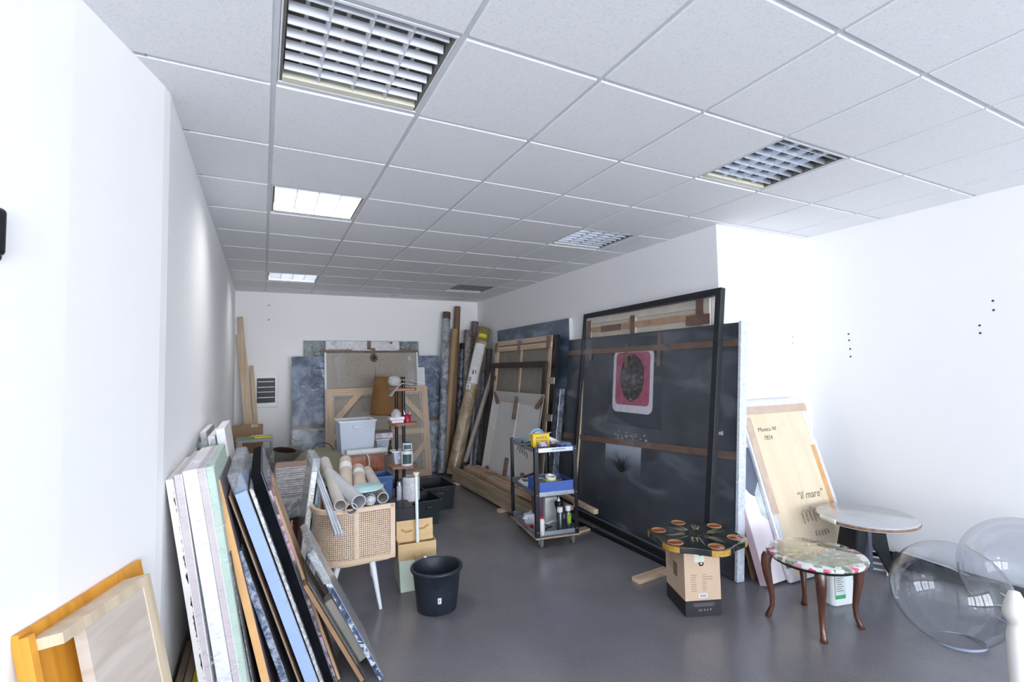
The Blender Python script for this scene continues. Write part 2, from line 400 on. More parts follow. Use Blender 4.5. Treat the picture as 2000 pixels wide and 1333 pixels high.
# ------------------------------------------------------------------ boards leaning on the left wall
def leanboard(name, label, cat, y, xt, zt, xf, T, ln, face, edge, group=None, extra=None, skew=0, z0=0):
    M, W, L = frameM((xf, y, z0), (xf+skew, y+ln, z0), (xt-xf, 0, zt), T)
    t = thing(name, label, cat, M=M, group=group)
    mesh('body', MB().box(0, W, 0, L, -T, -.003), edge, t, bevel=.0015)
    mesh('face', MB().box(.001, W-.001, .001, L-.001, -.003, 0), face, t)
    return t, W, L
edge_w = pm('white_canvas_edge', (240, 240, 244), .6, var=.02); edge_p = pm('pinkish_canvas_edge', (208, 198, 201), .6, var=.03)
edge_m = pm('mint_canvas_edge', (190, 212, 200), .6, var=.03)
GB = 'wrapped canvases leaning on the left wall'
t, W, L = leanboard('polystyrene_board', 'white board with torn dark seam, nearest the left wall in the leaning stack', 'board', .90, -.345, 1.20, -.165, .026, .62, edge_w, pm('rough_white_edge', (236, 234, 230), .7, var=.04))
b = MB(); rr = random.Random(3)
for k in range(70):
    v = .2+k*.0138+rr.random()*.02; s = .001+rr.random()**3*.007; b.add([(-.0012, v, -.003), (-.0012, v+s*6, -.003), (-.0012, v+s*(4.5 if k % 3 else 1.5), -.003-s*.9), (-.0012, v+s*1.2, -.003-s*.35)], [(0, 1, 2, 3)])
mesh('torn_seam', b, pm('torn_brown', (120, 88, 84), .8, var=.2), t)['kind'] = 'stuff'
leanboard('canvas', 'pinkish white wrapped canvas second from the left wall', 'canvas', .915, -.316, 1.215, -.148, .029, .70, edge_w, edge_p, GB)
leanboard('canvas', 'thick bright white canvas in the clear-wrapped bundle on the left', 'canvas', .92, -.264, 1.225, -.076, .052, .72, edge_w, edge_w, GB)
leanboard('canvas', 'pale pink canvas between the thick white and the mint one', 'canvas', .93, -.236, 1.23, -.045, .028, .72, edge_w, edge_p, GB)
leanboard('canvas', 'pale mint-edged canvas on the outside of the white bundle', 'canvas', .94, -.205, 1.23, -.024, .03, .74, edge_m, edge_m, GB)
# clear film around the bundle
M, W, L = frameM((-.022, .912, 0), (-.022, 1.70, 0), (-.181, 0, 1.235), .15)
fb = MB(); n = 14
for k in range(n):
    v0 = L*.02+L*k/n; v1 = L*.02+L*(k+1)/n
    fb.quad((-.006, v0, -.145), (-.006, v0, .004), (-.006, v1, .004), (-.006, v1, -.145)); fb.quad((-.006, v0, .004), (W, v0, .004), (W, v1, .004), (-.006, v1, .004))
for a in range(8):
    z0 = -.145+a*.0186
    fb.quad((-.006, L+.025, z0), (W, L+.03+rr.random()*.02, z0), (W, L+.03+rr.random()*.02, z0+.0186), (-.006, L+.025, z0+.0186))
t = thing('stretch_film', 'clear stretch film wound around the bundle of white canvases', 'plastic wrap', M=M); mesh('film', fb, F_stretch, t)
leanboard('framed_print', 'thin grey framed print beside the mint canvas', 'picture', .99, -.150, .81, -.012, .018, .5, grey, pm('grey_white_edge', (205, 207, 214), .5), GB)
leanboard('framed_print', 'very thin picture in bubble wrap beside the orange canvas', 'picture', 1.0, -.140, .83, .0, .008, .5, pm('dark_picture', (60, 62, 66)), wrapped('bubble_edge', (150, 155, 165), (235, 240, 248), 60, bscale=80), GB)
orange = pm('orange_edge_tape', (236, 184, 124), .6, var=.05)
t, W, L = leanboard('canvas', 'canvas with orange-brown taped edge standing in the left stack', 'canvas', 1.05, -.186, 1.147, .067, .034, .75, pm('mauve_canvas_face', (116, 104, 112), .7), pm('grey_canvas_edge', (176, 168, 164), .7), GB)
mesh('edge_tape', MB().box(-.002, .0, 0, L, -.033, -.001), orange, t)
t, W, L = leanboard('cardboard_sheet', 'thin curved cardboard sheet against the pale blue canvas', 'cardboard', 1.11, -.150, 1.06, .196, .007, .6, card2, pm('grey_brown_sheet', (164, 152, 140), .8), None)
pic = wrapped('wrapped_dark_picture', (96, 100, 112), (180, 184, 196), 5, base2=(120, 112, 108))
leanboard('painting', 'film-wrapped picture with blue and brown face between orange and pale blue canvases', 'painting', 1.09, -.098, .80, .150, .03, .62, pic, wrapped('blue_wrapped_edge', (70, 88, 120), (190, 200, 214), 22), GB)
pblue = pm('pale_blue_canvas', (164, 188, 236), .55, var=.02)
t, W, L = leanboard('canvas', 'pale blue canvas with its top in bubble wrap', 'canvas', 1.12, -.081, 1.06, .266, .053, .62, pm('blue_canvas_face', (170, 180, 196)), pblue, GB)
# bubble wrap hood at its top running back
mb = MB(); mb.box(.03, W+.35, L-.02, L+.10, -.060, .002, t=.012)
mesh('bubble_wrap', mb, F_bub, t, bevel=.01)
mesh('film', MB().quad((-.004, 0, -.053), (-.004, 0, 0), (-.004, L, 0), (-.004, L, -.053)), film('fine_film', .0, .35, scale=(8, 60, 8), thr=(.6, .8)), t)
t, W, L = leanboard('painting', 'painting in grey bubble wrap right of the pale blue canvas', 'painting', 1.13, -.056, 1.075, .292, .016, .7, wrapped('grey_bubble', (96, 100, 106), (205, 210, 218), 30, bubble=70), wrapped('grey_bubble_edge', (165, 165, 165), (228, 230, 234), 40, bubble=70), GB)
t, W, L = leanboard('canvas', 'deep black-edged canvas leaning in the left stack', 'canvas', 1.2, -.020, 1.125, .330, .05, 1.0, pm('grey_green_face', (92, 100, 104), .6), pm('black_canvas_edge', (16, 18, 24), .85, var=.2, spec=.08), GB)
mesh('film', MB().quad((0, .1, .006), (W, .1, .006), (W, L, .006), (0, L, .006)), F_bub, t)
pm_purple = None
tt = NT('painted_splashes'); n = tt.n('ShaderNodeTexNoise'); n.inputs['Scale'].default_value = 9; n.inputs['Detail'].default_value = 7; n.inputs['Distortion'].default_value = 1.3; tt.l(tt.coord(), n.inputs['Vector'])
tt.l(tt.ramp(n.outputs[0], [(.34, lin((34, 32, 42))), (.46, lin((92, 84, 102))), (.52, lin((176, 164, 184))), (.60, lin((220, 168, 190))), (.68, lin((60, 58, 76)))]), tt.b.inputs['Base Color']); tt.b.inputs['Roughness'].default_value = .3; M_splash = tt.m
t, W, L = leanboard('painting', 'painting with purple, pink and black splashed edge', 'painting', 1.22, .024, 1.037, .344, .02, .62, M_splash, M_splash, GB)
t, W, L = leanboard('wood_board', 'narrow brown wooden panel edge beside the splashed painting', 'panel', 1.26, .046, 1.0, .362, .014, .6, wood('panel_brown', (190, 160, 130), (160, 128, 100), 1), wood('panel_edge_wood', (204, 172, 138), (172, 138, 104), 1), GB)
# bubble wrapped pair at the front right of the stack
t, W, L = leanboard('picture_frame', 'cardboard-backed frame in bubble wrap, low in front of the stack', 'picture frame', 1.18, .19, .55, .47, .02, .5, card2, card2, GB)
fc = MB(); fc.box(.06, .36, L*.1, L*.97, .001, .004); mesh('backing_card', fc, pm('beige_card', (190, 184, 172), .8), t)
mesh('cut_hole', MB().box(.12, .155, L*.77, L*.82, .0042, .006), black, t)
mesh('bubble_wrap', MB().quad((-.02, 0, .012), (.14, 0, .012), (.14, L, .012), (-.02, L, .012)), F_bub, t)
bx = MB(); bx.box(.16, .25, 0, L*.66, .006, .05); mesh('card_tube', bx, pm('beige_card2', (196, 192, 182), .8), t, bevel=.008)
t, W, L = leanboard('painting', 'bubble-wrapped painting with dark blue splashed edge, front of the left stack', 'painting', 1.15, .221, .711, .565, .026, .55, wrapped('bub_face', (168, 172, 178), (215, 218, 224), 30, bubble=70), grey, GB)
tt = NT('navy_splashes'); n = tt.n('ShaderNodeTexNoise'); n.inputs['Scale'].default_value = 11; n.inputs['Detail'].default_value = 7; n.inputs['Distortion'].default_value = 1.6; tt.l(tt.coord(), n.inputs['Vector'])
tt.l(tt.ramp(n.outputs[0], [(.36, lin((44, 54, 82))), (.50, lin((78, 96, 130))), (.56, lin((210, 215, 225))), (.66, lin((70, 74, 92)))]), tt.b.inputs['Base Color']); tt.b.inputs['Roughness'].default_value = .25
mesh('painted_edge', MB().box(-.003, 0, 0, L*.78, -.024, -.002), tt.m, t)
mesh('bubble_wrap', MB().box(-.006, .5, L*.78, L+.012, -.034, .006), F_bub, t, bevel=.006)
# low boards tucked behind
for k, (x, yy, z, m) in enumerate(((-.352, 1.0, .275, lumberg), (-.318, 1.0, .280, lumberg), (-.284, 1.0, .285, pm('yellow_paint', (226, 208, 40), .5)))):
    lab = ['short grey-brown offcut against the left wall', 'short brown offcut beside the yellow one', 'short yellow painted board between wall and torn white board'][k]
    solo('wooden_offcut', MB().box(0, .03, 0, .5, 0, z), m, lab, 'offcut', None, bevel=.002, loc=(x, yy, 0))
# taller white canvases farther back
t, W, L = leanboard('canvas', 'tall white canvas standing highest behind the wrapped bundle', 'canvas', 1.74, -.212, 1.31, -.02, .045, .55, pm('white_face', (214, 214, 212), .7), edge_w, GB)
t, W, L = leanboard('canvas', 'white canvas leaning just left of the tallest one', 'canvas', 1.76, -.262, 1.27, -.09, .035, .5, edge_w, edge_w, GB)
t, W, L = leanboard('canvas', 'small pale brown canvas corner touching the left wall farther back', 'canvas', 2.0, -.322, 1.275, -.17, .035, .5, pm('brown_grey_face', (170, 160, 156)), edge_w, GB)
b = MB(); rr = random.Random(5); nn = 12
vs = []; fs = []
for i in range(nn):
    for j in range(7):
        x = -.35+.10*i/nn*1.2; y = 1.66+.05*j; vs.append((x, y, 1.2+.05*math.sin(i*.9)*math.cos(j*.8)+.035*rr.random()))
fs = [(i*7+j, (i+1)*7+j, (i+1)*7+j+1, i*7+j+1) for i in range(nn-1) for j in range(6)]
b.add(vs, fs, True); solo('plastic_bag', b, film('greenish_bag', .3, .7, tint=(190, 220, 212)), 'crumpled greenish plastic on top behind the white bundle', 'plastic bag')
# wooden painting panel with orange edges, lower left corner
o0 = Vector((-.606, .199, 0)); d = Vector((.173, .478, 0)).normalized(); nrm = Vector((.94, -.34, 0))
A = o0+nrm*.235; B = A+d*.508
M, W, L = frameM(A, B, -nrm*.205+Vector((0, 0, .965)), .02)
t = thing('cradled_panel', 'orange-edged wooden painting panel seen from behind, lower left corner', 'painting panel', M=M)
org = wood('orange_paint', (232, 164, 60), (212, 142, 42), 1)
pale = wood('pale_cradle', (226, 208, 180), (206, 186, 160), 1); pale2 = wood('grey_cradle', (196, 182, 162), (170, 154, 138), 1)
ply = NT('weathered_plywood'); n = ply.n('ShaderNodeTexNoise'); n.inputs['Scale'].default_value = 3; n.inputs['Detail'].default_value = 6; n.inputs['Distortion'].default_value = 1; ply.l(ply.coord((1, 5, 1)), n.inputs['Vector'])
ply.l(ply.ramp(n.outputs[0], [(.3, lin((196, 182, 168))), (.5, lin((208, 196, 184))), (.7, lin((218, 208, 198)))]), ply.b.inputs['Base Color']); ply.b.inputs['Roughness'].default_value = .7
mesh('painted_board', MB().box(0, W, 0, L, -.02, 0), org, t, bevel=.001)
mesh('side_rail', MB().box(W-.150, W-.105, 0, L-.06, .0, .085), pale, t, bevel=.001)
mesh('side_rail', MB().box(.0, .022, 0, L-.012, .0, .022), org, t, bevel=.001)
mesh('top_rail', MB().box(.022, W-.105, L-.06, L-.03, 0, .085), pale, t, bevel=.001)
mesh('bottom_rail', MB().box(.022, W-.150, .0, .03, 0, .085), pale2, t, bevel=.001)
mesh('plywood_back', MB().box(.10, W-.150, .03, L-.06, .05, .082), ply.m, t)
# intercom on the near left wall
M = Matrix.Translation((-.640, .118, 1.94))
ang = math.atan2(.478, .173)
t = thing('intercom_handset', 'black handset fixed on the left wall at the picture edge', 'intercom', M=TR(-.632, .125, 1.965) @ Matrix.Rotation(ang, 4, 'Z'))
mesh('wall_plate', MB().box(-.10, .004, -.028, -.002, -.04, .10), blackpl, t, bevel=.012, seg=3)
mesh('receiver', MB().box(-.085, -.02, -.055, -.028, -.03, .09), blackpl, t, bevel=.012, seg=3)
# ------------------------------------------------------------------ pictures and things at the back wall
def panel(name, label, cat, A, B, top, T, M=None, group=None):
    M, W, L = frameM(A, B, top, T); return thing(name, label, cat, M=M, group=group), W, L
def bars(t, W, L, T, wd, mat, dep=None, matx=None, names='stretcher_bar'):
    dep = dep or T
    mesh(names, MB().box(0, wd, 0, L, -dep, 0), mat, t, bevel=.002); mesh(names, MB().box(W-wd, W, 0, L, -dep, 0), mat, t, bevel=.002)
    mesh(names, MB().box(wd, W-wd, L-wd, L, -dep, 0), matx or mat, t, bevel=.002); mesh(names, MB().box(wd, W-wd, 0, wd, -dep, 0), matx or mat, t, bevel=.002)
def diag(t, p, q, wd, z0, z1, mat, name='corner_brace'):
    p = Vector((*p, 0)); q = Vector((*q, 0)); d = (q-p).normalized(); n = Vector((-d.y, d.x, 0))*wd/2
    mesh(name, MB().prism([tuple((p-n)[:2]), tuple((q-n)[:2]), tuple((q+n)[:2]), tuple((p+n)[:2])], z0, z1), mat, t)
def filmsheet(t, x0, x1, y0, y1, z, mat, amp=.006, n=18, m=18, seed=1, name='plastic_wrap'):
    rr = random.Random(seed); b = MB(); vs = []
    for i in range(n+1):
        for j in range(m+1):
            x = x0+(x1-x0)*i/n; y = y0+(y1-y0)*j/m
            vs.append((x, y, z+amp*noise.noise(Vector((x*4+seed, y*4, 0)))+amp*.5*noise.noise(Vector((x*11, y*11+seed, 3)))))
    b.add(vs, [(i*(m+1)+j, (i+1)*(m+1)+j, (i+1)*(m+1)+j+1, i*(m+1)+j+1) for i in range(n) for j in range(m)], True)
    return mesh(name, b, mat, t)
wdark = wrapped('silver_wrapped_blue', (86, 104, 130), (168, 184, 208), 5, base2=(70, 86, 110), bscale=12, amt=(.45, .82))
wdark2 = wrapped('wrapped_slate', (62, 78, 100), (150, 165, 186), 4, base2=(44, 56, 74), bscale=7, amt=(.5, .74))
# A: highest wrapped painting with white top centre
t, W, L = panel('wrapped_painting', 'highest wrapped painting on the back wall with a white patch and tape cross', 'painting', (.53, 6.18, 0), (2.29, 6.18, 0), (0, .19, 2.1), .03, group='wrapped pictures at the back wall')
mesh('picture', MB().box(0, W, 0, L, -.03, 0), wrapped('green_grey_wrapped', (88, 100, 104), (150, 160, 164), 4, bscale=9), t, bevel=.003)
mesh('white_field', MB().box(.31, 1.44, L-.155, L-.006, .0, .004), wrapped('white_wrapped', (226, 228, 232), (246, 248, 252), 7, base2=(190, 196, 206), bscale=12), t, bevel=.02)
mesh('tape', MB().box(.925, .985, L-.16, L+.002, .004, .006), tape, t); mesh('tape', MB().box(1.285, 1.325, L-.045, L-.012, .004, .006), tape, t)
# B: wide dark silver painting
t, W, L = panel('wrapped_painting', 'wide painting in silvery blue plastic with brown tape band at the back wall', 'painting', (.36, 6.02, 0), (2.60, 6.02, 0), (0, .22, 1.855), .03, group='wrapped pictures at the back wall')
mesh('picture', MB().box(0, W, 0, L, -.03, 0), wdark, t, bevel=.003)
mesh('pale_figure', MB().prism([(.38, L-.1), (.72, L-.1), (.72, L-.52), (.60, L-.62), (.50, L-.48), (.42, L-.3)], 0, .003), wrapped('pale_wrapped', (160, 176, 196), (214, 222, 234), 8), t)
mesh('picture_border', MB().box(.33, 1.9, L-.19, L-.165, 0, .003), pm('dark_line', (50, 66, 88), .3), t)
mesh('tape', MB().box(0, W, L-1.055, L-1.0, .003, .006), tape, t)
mesh('white_card', MB().box(1.85, 1.98, L-.72, L-.19, .003, .006), paper, t)
filmsheet(t, 0, .5, .0, L-1.06, .012, film('crinkled_film', .25, .8, scale=(6, 6, 6), rough=.12), .02, seed=4)
filmsheet(t, 1.86, W, .0, L-1.06, .012, film('crinkled_film', .25, .8), .02, seed=9)
# C: canvas back behind the lamp
t, W, L = panel('wrapped_canvas', 'taped canvas seen from the back with crinkled film, behind the lampshade', 'canvas', (.80, 5.93, 0), (2.22, 5.93, 0), (0, .25, 1.945), .03, group='wrapped pictures at the back wall')
mesh('canvas_back', MB().box(.03, W-.03, 0, L-.04, -.02, -.008), canvas, t)
bars(t, W, L, .03, .028, white)
mesh('tape', MB().box(0, W, L-.035, L+.004, .001, .004), tape, t); mesh('tape', MB().box(.40, 1.1, L-.006, L+.006, .002, .006), paper, t); mesh('tape', MB().box(.68, .745, L-.06, L+.03, .004, .007), tape, t)
filmsheet(t, .03, .30, L-.72, L-.05, .01, F_clear, .03, seed=2)
filmsheet(t, W-.2, W-.02, L-.72, L-.05, .01, F_clear, .03, seed=6)
b = MB(); rr = random.Random(2)
for k in range(9): a = k*.7; b.tube([(.72, L-.12, .01), (.72+.05*math.cos(a), L-.12+.05*math.sin(a), .02), (.72+.06*math.cos(a+.4), L-.13+.06*math.sin(a+.3), .01)], .007, 5)
mesh('ribbon', b, pm('dark_ribbon', (58, 46, 48), .7), t); mesh('mark', MB().box(.735, .742, L-.42, L-.27, -.008, -.006), tape, t)
# D: stretcher back with braces
t, W, L = panel('stretched_canvas', 'canvas seen from the back with pale wooden stretcher and corner braces, against the wrapped ones', 'canvas', (.80, 5.80, 0), (2.32, 5.80, 0), (0, .20, 1.37), .03)
mesh('canvas_back', MB().box(.004, W-.004, .004, L-.004, -.03, -.022), canvas, t)
pk = wood('stretcher_pine', (214, 190, 166), (196, 168, 142), 1); pkx = wood('stretcher_pine_x', (214, 190, 166), (196, 168, 142), 0)
bars(t, W, L, .024, .10, pk, .022, pkx)
for p, q in (((.08, L-.52), (.47, L-.08)), ((W-.08, L-.52), (W-.47, L-.08)), ((W-.08, .5), (W-.47, .08)), ((.08, .5), (.47, .08))): diag(t, p, q, .085, -.012, .004, pk)
mesh('crossbar', MB().box(.1, W-.1, L*.5-.04, L*.5+.04, -.018, -.002), pkx, t)
e = MB(); e.box(.105, .112, .11, L-.11, -.02, .002).box(W-.118, W-.111, .11, L-.11, -.02, .002).box(.11, W-.11, L-.113, L-.107, -.02, .002); mesh('white_edging', e, white, t)
# electric panel
t = thing('electrical_panel', 'white fuse panel with a dark smoked glossy door on the back wall', 'fuse box', (-.107, 6.42, 1.165))
mesh('frame', MB().box(-.03, .29, -.018, 0, -.035, .425), whitepl, t, bevel=.004)
d = mesh('door', MB().box(.02, .255, -.028, -.018, .03, .385), pm('smoked_glass', (34, 36, 42), .3, var=0, spec=.2), t, bevel=.003)
for z in (.10, .18, .25, .33): mesh('reflection_stripe', MB().box(.03, .245, -.0285, -.0275, z, z+.012), pm('pale_reflection', (196, 200, 206), .3), d)  # reflections on the smoked door, painted as pale stripes
# planks in the left corner
for k, (x0, y0, z0, x1, y1, z1, w_, lab) in enumerate(((-.07, 6.05, 0, -.31, 6.385, 2.42, .07, 'longest rough plank leaning in the left back corner'), (-.13, 5.98, 0, -.33, 6.35, 2.16, .04, 'shorter rough batten in front of the long corner plank'), (-.02, 6.10, 0, -.16, 6.39, 1.72, .055, 'shortest plank at the right of the corner planks'))):
    b = MB(); d = Vector((x1-x0, y1-y0, z1-z0)); L = d.length
    M, _, _ = frameM((x0, y0, z0), (x0+1, y0, z0), d, .03)
    o = Matrix.Identity(4); zz = d.normalized(); xx = Vector((1, 0, 0)); xx = (xx-zz*xx.dot(zz)).normalized(); yy = zz.cross(xx)
    o = Matrix(((xx.x, yy.x, zz.x, x0), (xx.y, yy.y, zz.y, y0), (xx.z, yy.z, zz.z, .015), (0, 0, 0, 1)))
    b.box(-w_/2, w_/2, -.015, .015, 0, L); s = solo('plank', b, wood('plank_wood%d' % k, (210, 190, 162), (176, 150, 118), 2), lab, 'plank', 'planks in the left back corner', bevel=.002); s.matrix_basis = o
# cardboard box, trestle shelf with packets
t = thing('cardboard_box', 'brown cardboard box standing in the left back corner behind the grey shelf', 'box', (-.365, 5.62, 0))
mesh('body', MB().box(0, .36, 0, .3, .0, .94), card2, t, bevel=.003); mesh('box_tape', MB().box(.22, .30, -.002, .3, .935, .942), pm('clear_tape', (220, 214, 204), .2, coat=.6), t)
t = thing('trestle_table', 'small grey metal-topped shelf in front of the brown box', 'table', (-.30, 5.1, 0))
mesh('top', MB().box(0, .40, 0, .38, .80, .835), zinc, t, bevel=.003)
for x, y in ((.02, .02), (.38, .02), (.02, .36), (.38, .36)): mesh('leg', MB().tube([(x, y, .80), (x+(.05 if x > .2 else -.02), y, 0)], .013, 8), steel, t)
pk2 = ((.20, .05, (228, 200, 40), 'yellow packet lying on the grey shelf at the back'), (.12, .1, (120, 176, 60), 'green packet on the grey shelf at the back'), (.17, .18, (232, 234, 236), 'white packet on the grey shelf at the back'))
for k, (x, y, c, lab) in enumerate(pk2):
    solo('packet', MB().box(0, .19-.03*k, 0, .06, 0, .022), pm('packet_colour%d' % k, c, .4, var=.12, scale=30), lab, 'packet', bevel=.004, loc=(-.30+x, 5.1+y, .836), rz=.12*k)
for k in range(3): solo('thin_stick', MB().tube([(0, 0, 0), (-.07-.02*k, .1, .86)], .007, 6), pine, ['leftmost pale stick in front of the brown box', 'middle pale stick in front of the brown box', 'right pale stick in front of the brown box'][k], 'stick', 'sticks by the brown box', loc=(-.19+.035*k, 4.75, 0))
# wok lid, dome, foil box
b = MB(); b.T = RX(-22) @ RY(10)
b.lathe([(0, .025), (.06, .022), (.105, .010), (.115, 0), (.110, .002), (.07, .012), (0, .018)], 30)
solo('serving_bowl', b, pm('dark_bronze', (92, 60, 48), .3, metal=.3, coat=.3), 'dark brown shallow bowl tipped beside the olive dome', 'bowl', loc=(.20, 4.25, .80))
t = thing('dome_lampshade', 'large olive fabric dome with a thin black handle behind the bubble-wrapped box', 'lampshade', (.54, 4.15, .46))
mesh('dome', MB().lathe([(.34, 0), (.345, .04), (.33, .12), (.28, .21), (.2, .29), (.1, .335), (0, .345)], 40), pm('olive_fabric', (134, 130, 108), .8, var=.06, bump=.2, bscale=150), t)
mesh('handle', MB().tube([(.02+.12*math.cos(a), -.06, .28+.13*math.sin(a)) for a in [math.pi*k/10 for k in range(11)]], .006, 6), black, t)
solo('low_cabinet', MB().box(0, .66, 0, .5, 0, .41), wood('dark_cabinet', (98, 70, 54), (66, 46, 36), 0), 'dark low cabinet under the olive dome', 'cabinet', bevel=.004, loc=(.22, 3.9, 0))
solo('pedestal_box', MB().box(0, .36, 0, .3, 0, .775), pm('shadow_grey_box', (110, 106, 100), .7), 'grey box behind the bubble-wrapped box, under the brown bowl', 'box', bevel=.003, loc=(.02, 4.42, 0))
t = thing('wrapped_box', 'upright reddish box covered in shiny silver bubble foil', 'box', (.075, 2.95, 0), R(-4))
mesh('body', MB().box(0, .36, 0, .28, 0, .845), pm('rosy_box', (176, 140, 128), .6), t, bevel=.004)
b = MB(); n = 46
for k in range(n):
    z0 = .845*k/n; z1 = .845*(k+1)/n; zm = (z0+z1)/2; jj = .004*math.sin(k*2.1)
    b.add([(.012, -.003, z0), (.35, -.003, z0), (.35, -.006-jj*.5, zm), (.012, -.006-jj*.5, zm), (.012, -.003, z1), (.35, -.003, z1)], [(0, 1, 2, 3), (3, 2, 5, 4)])
foil = wrapped('bubble_foil', (228, 226, 228), (252, 252, 252), 24, rough=.2, bscale=45, base2=(206, 202, 204))
mesh('foil_bubbles', b, foil, t); filmsheet(t, -.01, .37, -.01, .29, .855, F_clear, .02, seed=5)
solo('brown_vase', MB().lathe([(.07, 0), (.11, .05), (.13, .18), (.12, .32), (.08, .42), (.06, .5)], 28), pm('glossy_red_brown', (86, 40, 30), .15, coat=.8), 'glossy red-brown vase behind the leaning wrapped canvas', 'vase', loc=(.19, 2.68, 0))
b = MB(); b.box(0, .17, 0, .14, 0, .14, t=.02); solo('felt_bag', b, wrapped('grey_plastic_bag', (140, 144, 150), (196, 200, 208), 12), 'grey wrapped bundle resting on the red-brown vase', 'bag', bevel=.02, loc=(.11, 2.6, .505), rz=.2)
t, W, L = panel('wrapped_tray', 'dark grey-green shiny wrapped panel behind the black-edged canvas', 'picture', (-.14, 3.9, 0), (.10, 3.9, 0), (-.02, .3, .80), .02)
mesh('body', MB().box(0, W, 0, L, -.02, 0), wrapped('dark_green_wrap', (84, 84, 70), (170, 170, 164), 9, base2=(54, 52, 50)), t, bevel=.004)
# wooden cabinet with bins
t = thing('wooden_cabinet', 'small reddish wooden cabinet under the translucent storage bin', 'cabinet', (.80, 4.22, 0))
mesh('body', MB().box(.05, .45, .0, .48, 0, .66), redwood, t, bevel=.004); mesh('top', MB().box(.02, .47, -.015, .5, .66, .68), wood('cabinet_top', (176, 140, 108), (144, 108, 80), 0), t, bevel=.003)
mesh('side_door', MB().box(0, .045, .05, .46, 0, .66), brownwood, t, bevel=.003)
tb_ = NT('translucent_plastic'); tr2 = tb_.n('ShaderNodeBsdfTransparent'); mm = tb_.n('ShaderNodeMixShader'); mm.inputs[0].default_value = .8
tb_.b.inputs['Base Color'].default_value = (*lin((222, 232, 248)), 1); tb_.b.inputs['Roughness'].default_value = .25
tb_.l(tr2.outputs[0], mm.inputs[1]); tb_.l(tb_.b.outputs[0], mm.inputs[2]); tb_.l(mm.outputs[0], tb_.out.inputs[0]); M_trans = tb_.m
def bin_(loc, w, d, h, label, rz=0, mat=None, lip=None):
    t = thing('storage_bin', label, 'storage bin', loc, rz)
    b = MB(); i = .025
    o = [(i, i), (w-i, i), (w-i, d-i), (i, d-i)]; u = [(0, 0), (w, 0), (w, d), (0, d)]; th = .004
    def ring(P, z, s=0): c = (w/2, d/2); return [(x+(s if x < c[0] else -s), y+(s if y < c[1] else -s), z) for x, y in P]
    vs = ring(o, 0)+ring(u, h)+ring(o, th, th)+ring(u, h, th)
    b.add(vs, [(3, 2, 1, 0), (8, 9, 10, 11)]+[(k, (k+1) % 4, 4+(k+1) % 4, 4+k) for k in range(4)]+[(8+(k+1) % 4, 8+k, 12+k, 12+(k+1) % 4) for k in range(4)])
    mesh('tub', b, mat or M_trans, t)
    l = MB(); l.box(-.012, w+.012, -.012, .006, h-.012, h+.003).box(-.012, w+.012, d-.006, d+.012, h-.012, h+.003).box(-.012, .006, .006, d-.006, h-.012, h+.003).box(w-.006, w+.012, .006, d-.006, h-.012, h+.003)
    mesh('rim', l, lip or mat or whitepl, t, bevel=.003)
    mesh('handle', MB().box(w*.36, w*.62, -.016, .002, h-.085, h-.05), lip or mat or M_trans, t, bevel=.006)
    return t
bin_((.76, 4.26, .68), .40, .42, .38, 'large translucent storage bin on top of the wooden cabinet')
bin_((1.24, 4.62, .58), .16, .3, .20, 'small translucent box behind the big storage bin')
solo('low_crate', MB().box(0, .2, 0, .34, 0, .58), pm('dull_crate', (120, 112, 104), .7), 'grey-brown crate under the small translucent box', 'crate', bevel=.003, loc=(1.235, 4.6, 0))
b = MB(); b.box(0, .23, 0, .28, 0, .07, t=.015); t = solo('wrapped_parcel', b, wrapped('pink_white_parcel', (206, 196, 206), (236, 232, 238), 16), 'flat pinkish parcel with grey top lying on the small translucent box', 'parcel', bevel=.012, loc=(1.22, 4.62, .786), rz=-.1)
mesh('parcel_top', MB().box(.01, .22, .02, .26, .07, .082), pm('grey_parcel_top', (110, 106, 104), .6), t, bevel=.006)
t = thing('paper_roll', 'white paper roll lying across the front edge of the wooden cabinet', 'paper roll', (0, 0, 0)); mesh('roll', MB().tube([(.83, 4.21, .715), (1.26, 4.15, .72)], .033, 18, inner=.6), paper, t)
solo('wire_hook', MB().tube([(1.04, 4.17, .685), (1.05, 4.14, .67), (1.06, 4.135, .62), (1.06, 4.135, .52)], .006, 8), whitepl, 'white wire hook hanging from the wooden cabinet', 'hook')
# lamp
t = thing('floor_lamp', 'floor lamp with a brown tapered fabric shade and turned dark stem', 'lamp', (1.60, 5.45, 0))
sh = MB(); sh.T = TR(-.03, 0, 1.01) @ RY(2.5)
sh.lathe([(.245, 0), (.205, .53)], 40, caps=False); sh.lathe([(.205, .53), (.16, .525)], 40, caps=False)
mesh('lamp_shade', sh, pm('brown_shade', (128, 92, 52), .8, var=.08, bump=.2, bscale=120), t)
mesh('shade_trim', MB().tube([(-.03+.247*math.cos(2*math.pi*k/40), .247*math.sin(2*math.pi*k/40), 1.015+.011*math.cos(2*math.pi*k/40)*-1) for k in range(41)], .008, 6), pm('dark_trim', (92, 66, 40), .8), t)
mesh('stem', MB().lathe([(.012, .3), (.018, .34), (.012, .4), (.022, .46), (.03, .52), (.014, .58), (.024, .62), (.014, .66), (.02, .72), (.012, .8), (.012, 1.05)], 16), pm('dark_turned_wood', (66, 50, 44), .35), t)
mesh('base', MB().lathe([(.15, 0), (.15, .015), (.05, .05), (.014, .1), (.012, .3)], 28), black, t)
